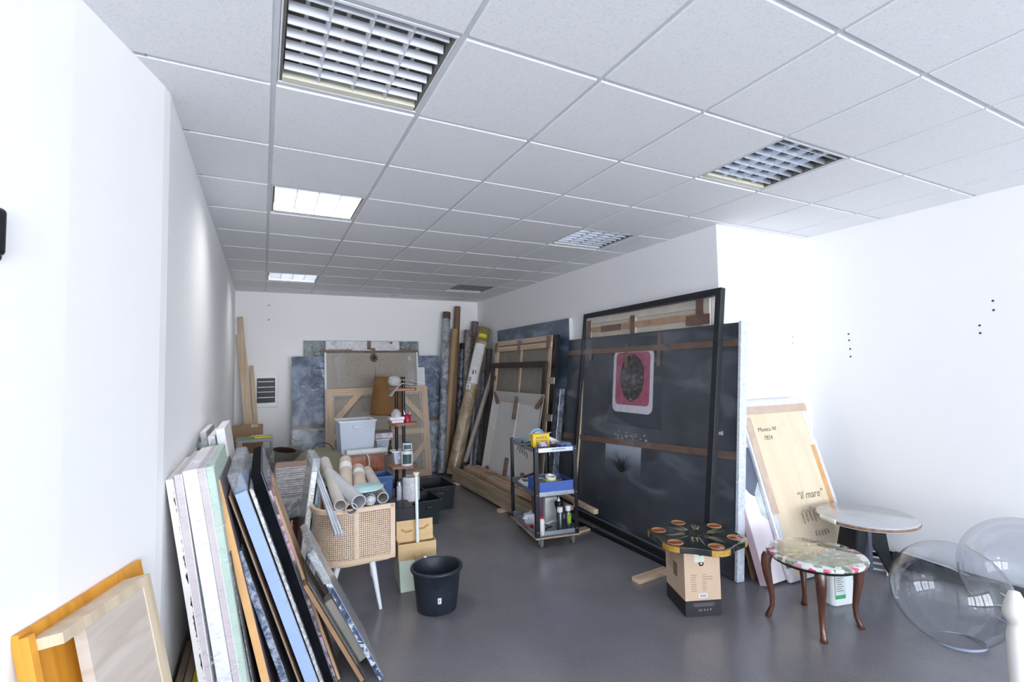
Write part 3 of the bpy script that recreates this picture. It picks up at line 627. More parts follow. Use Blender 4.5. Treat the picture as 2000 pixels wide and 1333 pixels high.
# tiered corner rack
t = thing('tiered_shelf', 'slim tiered rack with black poles and small brown wooden shelves', 'shelf', (1.32, 3.62, 0))
mesh('pole', MB().cyl(0, 0, 0, 1.56, .018, 14), blackm, t); mesh('pole', MB().cyl(-.035, .17, 0.0, 1.44, .018, 14), blackm, t)
def shelf(z, rot=0, w=.15, d=.20):
    b = MB(); b.T = TR(0, .06, z) @ RZ(rot); b.prism([(-w*.72, -.13), (w*.72, -.13), (w, -.03), (w*.7, d*.8), (-w*.7, d*.8), (-w, -.03)], 0, .03)
    mesh('shelf_board', b, pm('tan_shelf', (150, 104, 80), .45, var=.08), t, bevel=.004)
for z, rot in ((1.41, 0), (1.045, 6), (.60, -12), (.235, 0)): shelf(z, rot)
shelf(.02, 0)
b = MB(); pts = [(-.13, 0, .05), (-.05, 0, .075), (.05, 0, .05), (.14, 0, .03), (.16, 0, .015), (.13, 0, .0)]
def sheetroll(prof, w, tk=.004):
    b = MB(); n = len(prof)
    vs = [(x, -w/2, z) for x, z in prof]+[(x, w/2, z) for x, z in prof]+[(x, -w/2, z+tk) for x, z in prof]+[(x, w/2, z+tk) for x, z in prof]
    b.add(vs, [(k, k+1, n+k+1, n+k) for k in range(n-1)]+[(2*n+k, 3*n+k, 3*n+k+1, 2*n+k+1) for k in range(n-1)]+[(k, 2*n+k, 2*n+k+1, k+1) for k in range(n-1)]+[(n+k, n+k+1, 3*n+k+1, 3*n+k) for k in range(n-1)], True); return b
news = thing('newspaper', 'folded grey newspaper draped over the top of the tiered rack', 'newspaper', (1.30, 3.60, 1.445))
mesh('folded_sheet', sheetroll([(-.10, .07), (-.04, .085), (.06, .072), (.14, .05), (.155, .035), (.14, .022), (.05, .03), (-.01, .045), (-.05, .02), (-.10, -.04), (-.125, -.085)], .16, .006), pm('newsprint', (176, 176, 178), .8, var=.12, scale=40), news)
mesh('rolled_part', MB().lathe([(0, -.02), (.05, -.012), (.07, .03), (.055, .075), (0, .09)], 18, (-.085, -.02, .04), sx=1.0, sy=.8), pm('newsprint', (196, 196, 196)), news)
mesh('folded_sheet', sheetroll([(.02, .035), (.08, .02), (.13, .012), (.15, .02)], .14, .004), pm('newsprint_dark', (120, 120, 124), .8, var=.1), news)
t = thing('plant_pot', 'small red cup with paper sticking out on the second rack shelf', 'cup', (1.355, 3.60, 1.076)); mesh('cup', MB().lathe([(.03, 0), (.042, .085), (.038, .085), (.027, .01), (0, .01)], 24), pm('crimson', (168, 22, 52), .35), t)
mesh('paper', MB().add([(-.03, 0, .03), (.0, .01, .04), (-.05, .01, .14), (-.035, 0, .13), (.02, 0, .03), (.04, .01, .12)], [(0, 1, 3, 2), (1, 4, 5)]), paper, t)
for k in range(2): solo('white_carton', MB().box(0, .12+.03*k, 0, .1, 0, .03), pm('pinkish_white', (228, 216, 226), .5), ['lower white carton on the second rack shelf', 'upper white carton on the second rack shelf under crumpled film'][k], 'carton', 'cartons on the second rack shelf', bevel=.002, loc=(1.19-.02*k, 3.58, 1.078+.032*k))
b = MB(); b.lathe([(.05, 0), (.055, .03), (.03, .07), (0, .085)], 9); solo('crumpled_film', b, wrapped('clear_crumple', (190, 190, 186), (235, 235, 235), 20, bscale=30), 'crumpled clear wrapping on the white cartons', 'plastic wrap', loc=(1.245, 3.63, 1.142))
def paintcan(loc, r, h, lab, body, lid=None, band=None):
    t = thing('paint_can', lab, 'paint can', loc)
    mesh('body', MB().lathe([(r, 0), (r, h*.97), (r*.94, h)], 30), body, t); mesh('lid', MB().lathe([(r*.93, h), (r*.93, h+.006), (r*.8, h+.008), (r*.78, h+.003), (0, h+.003)], 30), lid or steel, t)
    if band:
        b = MB(); n = 12; a0, a1 = -150, -60
        P = [(r*1.01*math.cos(R(a0+(a1-a0)*k/n)), r*1.01*math.sin(R(a0+(a1-a0)*k/n))) for k in range(n+1)]
        b.add([(x, y, h*.15) for x, y in P]+[(x, y, h*.8) for x, y in P], [(k, k+1, n+2+k, n+1+k) for k in range(n)], True); mesh('can_label', b, band, t)
    return t
pw = pm('stained_white_can', (224, 226, 232), .35, var=.06, scale=18)
paintcan((1.345, 3.585, .632), .062, .15, 'larger paint can with a dark green and yellow label on the third rack shelf', pw, band=pm('green_label', (70, 92, 92), .5, var=.1))
paintcan((1.35, 3.585, .792), .05, .07, 'smaller paint can stacked on the larger one on the rack', pw, band=pm('grey_label', (84, 100, 110), .5))
t = bin_((1.22, 3.66, .632), .12, .12, .14, 'clear plastic tub behind the paint cans on the rack')
paintcan((1.39, 3.60, .266), .09, .235, 'big drip-stained white paint tin on the lowest rack shelf', pm('dripped_white', (222, 224, 230), .45, var=.1, scale=25), pw)
def spray(loc, lab, body, cap, h=.19, r=.027, lc=None, group=None):
    t = thing('spray_can', lab, 'spray can', loc, group=group)
    mesh('body', MB().lathe([(r*.95, 0), (r, .005), (r, h*.78), (r*.8, h*.82)], 22), body, t); mesh('cap', MB().lathe([(r*.92, h*.80), (r*.92, h*.98), (r*.8, h)], 22), cap, t)
    if lc:
        b = MB(); n = 8; P = [(r*1.02*math.cos(R(-140+90*k/n)), r*1.02*math.sin(R(-140+90*k/n))) for k in range(n+1)]
        b.add([(x, y, h*.3) for x, y in P]+[(x, y, h*.7) for x, y in P], [(k, k+1, n+2+k, n+1+k) for k in range(n)], True); mesh('can_label', b, lc, t)
    return t
spray((1.262, 3.60, .266), 'slim spray can beside the big white tin on the rack', pm('pale_blue_can', (196, 206, 224), .3), steel, h=.2, r=.026)
# black crates and blue bin
crm = pm('black_crate', (28, 36, 42), .45, var=.1)
bin_((1.63, 3.93, 0), .38, .52, .27, 'larger open black plastic crate behind the other one', 0, crm, crm)
bin_((1.42, 3.47, 0), .26, .42, .26, 'smaller open black plastic crate in front of the other', R(2), crm, crm)
bin_((1.02, 3.68, 0), .20, .3, .52, 'blue plastic bin beside the tiered rack', 0, pm('blue_bin', (62, 100, 158), .4), pm('blue_bin_rim', (80, 116, 168), .4))
solo('black_case', MB().box(0, .2, 0, .3, 0, .3), blackpl, 'black case on the floor behind the cane armchair', 'case', bevel=.01, loc=(1.12, 3.2, 0))
# ------------------------------------------------------------------ cane armchair with rolls
t = thing('cane_armchair', 'rounded cane-backed armchair with white legs, heaped with paper rolls', 'chair', (.30, 1.95, 0))
Wd, Dp, rc = .52, .58, .20
path = [(Wd, 0)]
path += [(rc+(.0), 0)]
path += [(rc-rc*math.sin(a), rc-rc*math.cos(a)) for a in [R(k*9) for k in range(1, 11)]]
path += [(0, Dp-.06)]
cane = NT('cane_webbing'); uv = cane.n('ShaderNodeTexCoord'); sp_ = cane.n('ShaderNodeSeparateXYZ'); cane.l(uv.outputs['UV'], sp_.inputs[0])
def holes(o):
    f = cane.math('FRACT', cane.math('MULTIPLY', o, 72)); return cane.math('LESS_THAN', cane.math('ABSOLUTE', cane.math('SUBTRACT', f, .5)), .24)
hh = cane.math('MULTIPLY', holes(sp_.outputs['X']), holes(sp_.outputs['Y']))
wv = cane.n('ShaderNodeTexNoise'); wv.inputs['Scale'].default_value = 120; cane.l(cane.coord(), wv.inputs['Vector'])
cane.l(cane.ramp(wv.outputs[0], [(.3, lin((200, 172, 144))), (.7, lin((226, 204, 180)))]), cane.b.inputs['Base Color']); cane.b.inputs['Roughness'].default_value = .6
trn = cane.n('ShaderNodeBsdfTransparent'); mxs = cane.n('ShaderNodeMixShader'); cane.l(hh, mxs.inputs[0]); cane.l(cane.b.outputs[0], mxs.inputs[1]); cane.l(trn.outputs[0], mxs.inputs[2]); cane.l(mxs.outputs[0], cane.out.inputs[0])
def strip(path, z0, z1, off, th, uvs=False, zs=None):
    b = MB(); n = len(path); nr = []
    for i in range(n):
        a = Vector(path[max(i-1, 0)]); c = Vector(path[min(i+1, n-1)]); d = (c-a).normalized(); nr.append(Vector((d.y, -d.x)))
    d = 0; ds = [0]
    for i in range(1, n): d += (Vector(path[i])-Vector(path[i-1])).length; ds.append(d)
    sgn = -1
    O = [Vector(path[i])+nr[i]*off*sgn for i in range(n)]; I = [Vector(path[i])+nr[i]*(off-th)*sgn for i in range(n)]
    if uvs:
        b.add([(p.x, p.y, z0) for p in O]+[(p.x, p.y, z1) for p in O], [(k, k+1, n+k+1, n+k) for k in range(n-1)], True, uvs=[(u, z0) for u in ds]+[(u, z1) for u in ds]); return b
    b.add([(p.x, p.y, z0) for p in O]+[(p.x, p.y, z1) for p in O]+[(p.x, p.y, z0) for p in I]+[(p.x, p.y, z1) for p in I],
          [(k, k+1, n+k+1, n+k) for k in range(n-1)]+[(2*n+k, 3*n+k, 3*n+k+1, 2*n+k+1) for k in range(n-1)]+[(n+k, n+k+1, 3*n+k+1, 3*n+k) for k in range(n-1)]+[(k, 2*n+k, 2*n+k+1, k+1) for k in range(n-1)]+[(0, n, 3*n, 2*n), (n-1, 2*n+n-1, 4*n-1, 2*n-1)])
    return b
ash = wood('pale_ash', (226, 202, 176), (208, 180, 152), 0)
mesh('cane_panel', strip(path, .345, .675, .0, .0, True), cane.m, t)
mesh('top_rail', strip(path, .665, .70, .012, .026), ash, t, bevel=.005)
mesh('bottom_rail', strip(path, .325, .36, .014, .03), ash, t, bevel=.006)
mesh('end_post', MB().box(Wd-.035, Wd+.002, -.012, .016, .325, .70), wood('pale_ash_v', (228, 206, 182), (212, 186, 160), 2), t, bevel=.005)
mesh('end_post', MB().box(-.014, .014, Dp-.08, Dp-.04, .325, .70), wood('pale_ash_v', (0, 0, 0), (0, 0, 0)), t, bevel=.005)
mesh('middle_strip', MB().box(.245, .275, -.006, .002, .35, .67), wood('pale_ash_v', (0, 0, 0), (0, 0, 0)), t)
sp = [(Wd-.02, .03)]+[(x*.96+.02, y*.96+.02) for x, y in path[1:]]+[(.05, Dp), (Wd-.02, Dp)]
mesh('seat', MB().prism(sp, .36, .43), pm('linen_seat', (206, 198, 188), .9), t, bevel=.01)
mesh('seat_frame', MB().prism([(x*.94+.02, y*.94+.02) for x, y in sp], .30, .33), ash, t)
lw = pm('white_leg', (228, 234, 240), .4, var=.02)
for (x, y, dx, dy) in ((.37, .04, .045, -.06), (.15, .08, -.10, -.09), (.06, .48, -.05, .07), (.44, .50, .03, .06)):
    mesh('leg', MB().tube([(x, y, .31), (x+dx, y+dy, 0)], [.022, .011], 16), lw, t)
ro = pm('grey_cardboard_roll', (196, 190, 184), .8, var=.04); ro2 = pm('beige_roll', (204, 190, 174), .8, var=.05); roin = pm('roll_inner', (150, 142, 132), .8)
GR = 'paper rolls heaped on the armchair'
rolls = [((.447, 1.90, .745), (.425, 2.62, .92), .040, ro, 'long grey roll at the left of the heap, leaning by the wrapped canvas'),
         ((.560, 1.86, .760), (.435, 2.40, .850), .050, pm('blue_grey_roll', (190, 192, 198), .75, var=.04), 'thick grey roll with the widest open end, on top of the heap'),
         ((.516, 1.88, .715), (.50, 2.5, .76), .040, ro, 'low roll with a torn white opening under the widest roll'),
         ((.52, 2.15, .765), (.60, 2.72, .89), .048, ro2, 'roll with white paper band near the wooden cabinet'),
         ((.62, 2.15, .75), (.70, 2.72, .81), .050, ro2, 'roll with a pale band behind the blue palette'),
         ((.57, 2.3, .74), (.655, 2.75, .77), .032, ro, 'short roll between the two banded rolls'),
         ((.745, 1.98, .735), (.775, 2.72, .79), .040, ro, 'grey roll at the right end of the heap'),
         ((.655, 1.98, .735), (.70, 2.66, .74), .042, pm('grey_bubble_roll', (186, 186, 184), .6), 'roll under the blue palette')]
for k, (a, c, r, m, lab) in enumerate(rolls):
    t = thing('paper_roll', lab, 'paper roll', a, group=GR)
    d = Vector(c)-Vector(a); mesh('roll', MB().tube([(0, 0, 0), tuple(d)], r, 26, inner=.84), m, t)
    if k in (3, 4): p = d*.62; q = d*.80; mesh('paper_band', MB().tube([tuple(p), tuple(q)], r*1.02, 26, caps=False), paper, t)
    if k == 0: p = d*.72; q = d*.725; mesh('cord', MB().tube([tuple(p), tuple(q)], r*1.03, 26, caps=False), pm('string', (120, 116, 110)), t)
b = MB(); b.T = TR(.632, 2.0, .812) @ RX(6) @ RY(-2); b.lathe([(.118, 0), (.122, .004), (.118, .008), (0, .008)], 40, sx=1.0, sy=.75)
tp = NT('worn_blue_palette'); n = tp.n('ShaderNodeTexNoise'); n.inputs['Scale'].default_value = 14; n.inputs['Detail'].default_value = 6; tp.l(tp.coord((1, 3, 1)), n.inputs['Vector']); tp.l(tp.ramp(n.outputs[0], [(.4, lin((160, 204, 208))), (.6, lin((188, 222, 224))), (.72, lin((206, 200, 186)))]), tp.b.inputs['Base Color'])
solo('palette', b, tp.m, 'worn pale turquoise oval palette lying on the rolls', 'palette')
b = MB(); b.lathe([(0, -.035), (.025, -.028), (.038, 0), (.03, .025), (0, .035)], 12); solo('bubble_wrap_ball', b, wrapped('bubble_ball', (226, 230, 236), (250, 250, 252), 30, bscale=50), 'crumpled ball of bubble wrap in the mouth of the roll under the palette', 'plastic wrap', loc=(.65, 1.935, .742))
for k in range(6):
    ox, oz = (k % 3)*.018-.018, (k//3)*.016
    a = Vector((.425+ox, 1.80, .575+oz)); c = Vector((.335+ox*.6, 2.30, .895+oz))
    d = c-a; M = Matrix.Translation(a) @ d.to_track_quat('Y', 'Z').to_matrix().to_4x4(); b = MB()
    b.prism([(-.008, 0), (.008, 0), (.008, d.length), (-.008, d.length)], 0, .0022); b.prism([(-.008, 0), (-.0058, 0), (-.0058, d.length), (-.008, d.length)], .0022, .014)
    s = solo('plastic_corner_profile', b, pm('pale_profile', (206, 214, 224), .4), 'pale plastic corner profile in the bundle hanging over the cane armchair', 'profile', 'corner profiles on the armchair'); s.matrix_basis = M
# canvases leaning the other way on the chair
def lean_r(name, label, y, xt, zt, xf, T, ln, face, edge):
    M, W, L = frameM((xf, y+ln, 0), (xf, y, 0), (xt-xf, 0, zt), T)
    t = thing(name, label, 'canvas', M=M, group='wrapped canvases leaning on the armchair')
    mesh('body', MB().box(0, W, 0, L, -T, -.002), edge, t, bevel=.002); mesh('face', MB().box(.001, W-.001, .001, L-.001, -.002, .001), face, t); return t, W, L
bubf = wrapped('bubbled_grey_face', (138, 138, 136), (190, 190, 190), 14, bubble=60)
t, W, L = lean_r('canvas', 'bubble-wrapped canvas leaning right against the cane armchair', 2.2, .300, .958, .180, .038, .42, bubf, wrapped('bubbled_white_edge', (206, 206, 202), (240, 240, 240), 40, bubble=70))
mesh('bubble_wrap', MB().box(-.03, W+.004, L*.96, L+.06, -.05, .006), F_bub, t, bevel=.012)
lean_r('canvas', 'thin canvas with turquoise edge beside the bubble-wrapped one', 2.22, .339, .86, .224, .016, .35, grey, pm('turquoise_edge', (160, 208, 226), .5))
lean_r('canvas', 'white-edged canvas lowest in the group under the armchair profile bundle', 2.24, .318, .62, .255, .026, .3, grey, pm('lilac_edge', (226, 222, 236), .5))
# dustpan bin
mint = pm('mint_plastic', (206, 220, 204), .45, var=.02)
t = thing('standing_dustpan', 'pale mint standing dustpan with a white pole, beside the bucket', 'dustpan', (.90, 2.16, 0), R(-6))
b = MB(); w_ = .27
prof = [(0, 0), (.10, 0), (.20, .0), (.22, .03), (.20, .10), (.17, .17), (-.05, .26), (-.07, .25)]
b.T = Matrix(((0, 0, 1, 0), (1, 0, 0, 0), (0, 1, 0, 0), (0, 0, 0, 1)))
b.prism([(-.07, .0), (.26, 0), (.26, .12), (.20, .16), (.06, .215), (.01, .20), (-.03, .10)], 0, w_)
mesh('pan', b, mint, t, bevel=.006)
s = MB().tube([(.145, .02, .19), (.15, .10, .80)], .0125, 16); mesh('pole', s, pm('white_pole', (226, 238, 238), .4, var=0), t)
mesh('ferrule', MB().box(.118, .172, -.008, .045, .15, .235), pm('pale_wood_ferrule', (214, 186, 140), .6), t, bevel=.005); mesh('pole_cap', MB().lathe([(.012, 0), (.026, .028), (.024, .034), (0, .034)], 18, (.15, .10, .795)), pm('cream_cap', (232, 222, 196), .5), t)
kraft = wood('kraft_card', (228, 196, 150), (212, 178, 132), 0, rough=.8, scale=.5)
t = thing('cardboard_box', 'open light-brown cardboard box sitting in the mint dustpan', 'box', (.895, 2.17, .20), R(-6))
b = MB(); b.box(0, .29, 0, .006, 0, .12).box(0, .006, .006, .2, 0, .12).box(.284, .29, .006, .2, 0, .12).box(0, .29, .2, .206, 0, .12).box(.006, .284, .006, .2, 0, .004)
mesh('body', b, kraft, t)
fl_ = MB(); fl_.T = TR(0, .07, .11) @ RX(-4); fl_.box(.0, .28, 0, .005, 0, .16); mesh('flap', fl_, kraft, t, bevel=.001)
f2 = MB(); f2.T = TR(.04, .066, .15) @ RX(-4); f2.tube([(0, -.0, .06), (.03, -.006, .038), (.08, -.008, .045)], .006, 6); f2.tube([(.13, -.006, .05), (.17, -.006, .052), (.205, -.002, .075)], .006, 6); mesh('cut_slot', f2, pm('slot_shadow', (196, 158, 98), .8), t)
mesh('flap', MB().box(.0, .006, -.0, .15, .0, .135), kraft, t)
# bucket
t = thing('bucket', 'large black builders bucket with a small white label', 'bucket', (1.063, 1.765, 0))
bk = pm('bucket_black', (36, 42, 54), .42, var=.14, scale=30)
mesh('body', MB().lathe([(.130, 0), (.135, .006), (.150, .14), (.163, .255), (.176, .262), (.180, .272), (.178, .282), (.166, .285), (.160, .278), (.146, .14), (.126, .012), (0, .01)], 48), bk, t)
mesh('handle', MB().tube([(.172*math.cos(R(a)), .172*math.sin(R(a)), .272+.012*math.sin(R(a))) for a in range(-10, 200, 10)], .004, 6), pm('grey_handle', (110, 116, 126), .4), t)
lb = MB(); a0 = -106
P = [(.1468*math.cos(R(a0+k*2.2)), .1468*math.sin(R(a0+k*2.2))) for k in range(5)]; Q = [(.1518*math.cos(R(a0+k*2.2)), .1518*math.sin(R(a0+k*2.2))) for k in range(5)]
lb.add([(x, y, .085) for x, y in P]+[(x, y, .125) for x, y in Q], [(k, k+1, 6+k, 5+k) for k in range(4)]); l_ = mesh('bucket_label', lb, paper, t)
lp = MB(); lp.T = Matrix.Rotation(R(a0+4.5+90), 4, 'Z') @ TR(0, -.152, 0)
for k in range(3): lp.box(-.006, -.001+.002*k, -.0012, 0.0, .095+.008*k, .099+.008*k)
mesh('label_print', lp, inkm, l_)
ck = MB(); ck.lathe([(0, 0), (.012, .003), (.010, .009), (0, .012)], 10, (-.03, .172, .281)); mesh('crumb', ck, white, t)

# ------------------------------------------------------------------ cardboard tubes in the right back corner
GT = 'tubes and rolls in the right back corner'
kr = pm('kraft_tube', (172, 142, 108), .5, var=.06, scale=3); kr2 = pm('brown_kraft_tube', (128, 98, 74), .55, var=.06)
silver = wrapped('silver_film_tube', (136, 144, 154), (196, 202, 212), 7, base2=(108, 114, 126), bscale=16)
grw = wrapped('grey_film_tube', (138, 134, 130), (170, 168, 164), 9, base2=(118, 114, 112), bscale=14)
def ctube(a, c, r, m, lab, cap=None, capm=None, cat='tube'):
    t = thing('cardboard_tube', lab, cat, a, group=GT); d = Vector(c)-Vector(a)
    mesh('tube', MB().tube([(0, 0, 0), tuple(d)], r, 26, inner=.86), m, t)
    if cap: mesh('end_wrap', MB().tube([tuple(d*(1-cap)), tuple(d*1.001)], r*1.06, 20, caps=False), capm, t)
    return t, d
TT, dT = ctube((2.59, 5.62, .015), (3.265, 5.86, 2.29), .105, wrapped('film_kraft', (170, 146, 112), (214, 198, 168), 4, base2=(146, 120, 90), bscale=9, rough=.25), 'thickest cardboard tube with a long white shipping label and yellow tape', .10, pm('olive_tape', (134, 122, 84), .3, coat=.5))
# label wrapped on the big tube
zz = dT.normalized(); yy = Vector((0.45, .89, .0)); yy = (yy-zz*yy.dot(zz)).normalized(); xx = yy.cross(zz)
LM = Matrix(((xx.x, yy.x, zz.x, 0), (xx.y, yy.y, zz.y, 0), (xx.z, yy.z, zz.z, 0), (0, 0, 0, 1)))
def curved(T, r, a0, a1, z0, z1, n=10):
    b = MB(); b.T = T; P = [(r*math.cos(R(a0+(a1-a0)*k/n)), r*math.sin(R(a0+(a1-a0)*k/n))) for k in range(n+1)]
    b.add([(x, y, z0) for x, y in P]+[(x, y, z1) for x, y in P], [(k, k+1, n+2+k, n+1+k) for k in range(n)], True); return b
LL = dT.length
la = mesh('shipping_label', curved(LM, .1075, -140, -45, LL*.60, LL*.88), paper, TT); mesh('shipping_label', curved(LM, .1075, -140, -95, LL*.555, LL*.595), paper, TT)
for z0, z1, a0, a1 in ((.66, .69, -105, -96), (.665, .69, -84, -78), (.67, .685, -70, -68)): mesh('print', curved(LM, .1083, a0, a1, LL*z0, LL*z1), inkm, la)
for k in range(7): mesh('barcode', curved(LM, .1083, -132+k*4.2, -130.4+k*4.2+(k % 3)*.6, LL*.61, LL*.64), inkm, la)
for k in range(4): mesh('print', curved(LM, .1083, -126+k*5, -124+k*5, LL*.56, LL*.585), inkm, la)
for k in range(9): mesh('print', curved(LM, .1083, -118, -66-(k*7) % 19, LL*(.72+.015*k), LL*(.7225+.015*k)), pm('pale_print', (168, 172, 184), .7, var=0), la)
yt = MB(); mesh('yellow_tape', curved(LM, .1125, -120, -50, LL*.925, LL*.95), pm('yellow_tape', (226, 220, 20), .4), TT)
for k in range(2): mesh('print', curved(LM, .106, -100+k*5, -98+k*5, LL*.15, LL*.215), whitepl, TT)
ctube((2.80, 5.62, .19), (3.34, 5.60, 1.72), .036, pm('pale_thin_tube', (198, 188, 176), .6), 'thin pale tube leaning right in front of the tubes')
ctube((2.72, 6.05, .02), (2.965, 6.30, 2.70), .052, kr2, 'tallest plain brown tube of the corner group')
ctube((2.56, 5.92, .02), (2.875, 6.22, 2.30), .058, kr, 'brown tube left of the tallest brown one')
ctube((2.47, 5.80, .02), (2.755, 6.26, 2.585), .062, silver, 'silver-wrapped tube at the far left of the corner group', .045, pm('dark_brown_wrap', (92, 76, 68), .5))
ctube((2.78, 5.98, .02), (3.03, 6.24, 2.06), .048, wrapped('navy_wrapped_tube', (62, 76, 100), (150, 158, 174), 10, base2=(48, 58, 76)), 'dark blue shiny wrapped roll behind the thick tube', .05, black)
ctube((2.86, 5.86, .02), (3.10, 6.15, 2.28), .062, grw, 'grey film-wrapped roll left of the thick labelled tube', .06, pm('purple_grey_wrap', (128, 116, 120), .5, var=.3, scale=40))
ctube((3.02, 5.98, .02), (3.27, 6.26, 2.44), .06, grw, 'grey film-wrapped roll tallest behind the thick tube', .06, pm('purple_grey_wrap', (128, 116, 120)))
ctube((2.98, 5.72, .02), (3.30, 5.95, 1.60), .035, silver, 'thin silvery roll behind the pale thin tube')
ctube((2.90, 5.66, .02), (3.12, 5.95, 1.35), .04, pm('grey_steel_pipe', (156, 164, 172), .35, metal=.5), 'smooth grey pipe at the foot of the tubes')
ctube((3.10, 5.60, .02), (3.32, 5.80, 1.95), .045, pm('dark_taupe_roll', (92, 84, 80), .6), 'dark taupe roll at the right of the corner group')
ctube((3.06, 5.50, .02), (3.30, 5.58, 1.28), .04, wrapped('glossy_dark_roll', (96, 96, 100), (140, 140, 146), 14), 'short glossy dark roll beside the stretcher')

# ------------------------------------------------------------------ pictures on the right wall
GW = 'pictures leaning on the right wall'
# blue-grey painting
t = thing('painting', 'large blue-grey painting highest on the right wall behind the stretchers', 'painting', (XR-.002, 5.50, 1.33), R(-90), group=GW)
bg_ = NT('blue_grey_abstract'); n = bg_.n('ShaderNodeTexNoise'); n.inputs['Scale'].default_value = 1.6; n.inputs['Detail'].default_value = 7; n.inputs['Distortion'].default_value = .8; bg_.l(bg_.coord((1, 1, 2.4)), n.inputs['Vector'])
bg_.l(bg_.ramp(n.outputs[0], [(.3, lin((58, 68, 84))), (.5, lin((92, 106, 126))), (.68, lin((132, 154, 184)))]), bg_.b.inputs['Base Color']); bg_.b.inputs['Roughness'].default_value = .3
mesh('canvas', MB().box(0, 2.06, -.05, -.01, 0, .90), bg_.m, t, bevel=.002); mesh('white_edge', MB().box(2.06, 2.066, -.052, -.0, 0, .90), white, t); mesh('hanging_bar', MB().box(.2, 1.9, -.01, 0, .7, .76), pine, t)
def rpanel(name, label, cat, ya, yb, xb, xt, zt, T, z0=0):
    M, W, L = frameM((xb, ya, z0), (xb, yb, z0), (xt-xb, 0, zt-z0), T); return thing(name, label, cat, M=M, group=GW), W, L
# tall stretcher with canvas back
t, W, L = rpanel('stretched_canvas', 'tall canvas seen from the back with taped pine stretcher on the right wall', 'canvas', 5.25, 3.62, 2.98, 3.20, 2.03, .04)
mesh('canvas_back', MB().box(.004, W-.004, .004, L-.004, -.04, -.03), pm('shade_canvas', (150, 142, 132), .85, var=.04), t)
bars(t, W, L, .03, .07, pine, .03, pinex)
mesh('wooden_edge', MB().box(W, W+.10, 0, L, -.05, -.01), black, t)
mesh('top_batten', MB().box(-.02, W+.02, L-.16, L-.09, .0, .018), pinex, t); mesh('middle_bar', MB().box(W*.5-.022, W*.5+.022, .07, L-.08, -.026, -.008), pine, t)
for (x, y) in ((.0, L-.17), (W*.46, L-.17), (W-.10, L-.16)): mesh('tape', MB().box(x, x+.08, y, y+.15, .018, .021), tape, t)
for y in (1.45, 1.0, .6): mesh('tape', MB().box(-.005, .09, y, y+.07, .001, .004), tape, t); mesh('wedge', MB().box(W+.02, W+.12, y-.02, y+.06, -.005, .01), pm('pale_clip', (190, 182, 170), .5), t)
# dark empty frame
t, W, L = rpanel('empty_frame', 'empty dark brown wooden frame in front of the pine stretcher', 'frame', 5.10, 3.52, 2.86, 3.04, 1.705, .03)
dkb = wood('dark_brown_frame', (62, 48, 42), (42, 32, 30), 1)
bars(t, W, L, .03, .075, dkb, .03, dkb, 'frame_rail')
# wrapped canvas behind the trolley
t, W, L = rpanel('wrapped_canvas', 'film-wrapped canvas back with brown tape, between stretcher and big dark picture', 'canvas', 4.35, 3.44, 3.02, 3.20, 1.37, .05)
mesh('canvas_back', MB().box(.0, W-.02, 0, L, -.05, -.01), canvas, t); mesh('tape', MB().box(0, W, L-.12, L-.05, -.01, -.007), tape, t)
mesh('wrapped_edge', MB().box(W-.22, W, 0, L, -.06, .02), wrapped('blue_black_wrap', (76, 82, 100), (130, 136, 156), 10, base2=(62, 68, 84)), t, bevel=.01)
for y in (.25, .62, 1.05): mesh('tape', MB().box(W-.25, W-.15, y, y+.07, .019, .023), tape, t)
# white cardboard tray, inside out
t, W, L = rpanel('cardboard_tray', 'white flattened cardboard tray with folded corners leaning over the lumber', 'cardboard', 4.80, 3.40, 2.70, 2.93, 1.30, .06, .13)
wc = pm('white_card_inside', (214, 214, 214), .8, var=.02)
mesh('back_sheet', MB().box(.12, W-.12, .14, L-.14, -.06, -.055), wc, t)
def slope(p): b = MB(); b.quad(*p); return b
c_ = [(0, 0, 0), (W, 0, 0), (W, L, 0), (0, L, 0)]; i_ = [(.12, .14, -.055), (W-.12, .14, -.055), (W-.12, L-.14, -.055), (.12, L-.14, -.055)]
for k in range(4): 
    b = MB(); b.quad(c_[k], c_[(k+1) % 4], i_[(k+1) % 4], i_[k]); s = mesh('side_flap', b, pm('white_card_flap', (200, 198, 194), .8, var=.03), t); sd = s.modifiers.new('thick', 'SOLIDIFY'); sd.thickness = .004
mesh('seam', MB().box(W*.5-.015, W*.5+.015, .14, L-.02, -.054, -.045), white, t)
for p, q in (((.02, L-.02), (.16, L-.17)), ((W-.02, L-.02), (W-.16, L-.17)), ((.02, .02), (.16, .15)), ((W*.5, L-.05), (W*.5, L-.35)), ((W*.5-.02, .03), (W*.5-.02, .35)), ((W-.22, .04), (W-.26, .24))):
    diag(t, p, q, .035, -.02 if False else -.03, .004, tape, 'tape')
sc = MB(); 
scr = strokes([[(W*.60+x*1.0, L*.40+y) for x, y in scribble(.30, .10, 5, 11, -.3)]], .002, TR(0, 0, -.05)); mesh('handwriting', scr, inkm, t)
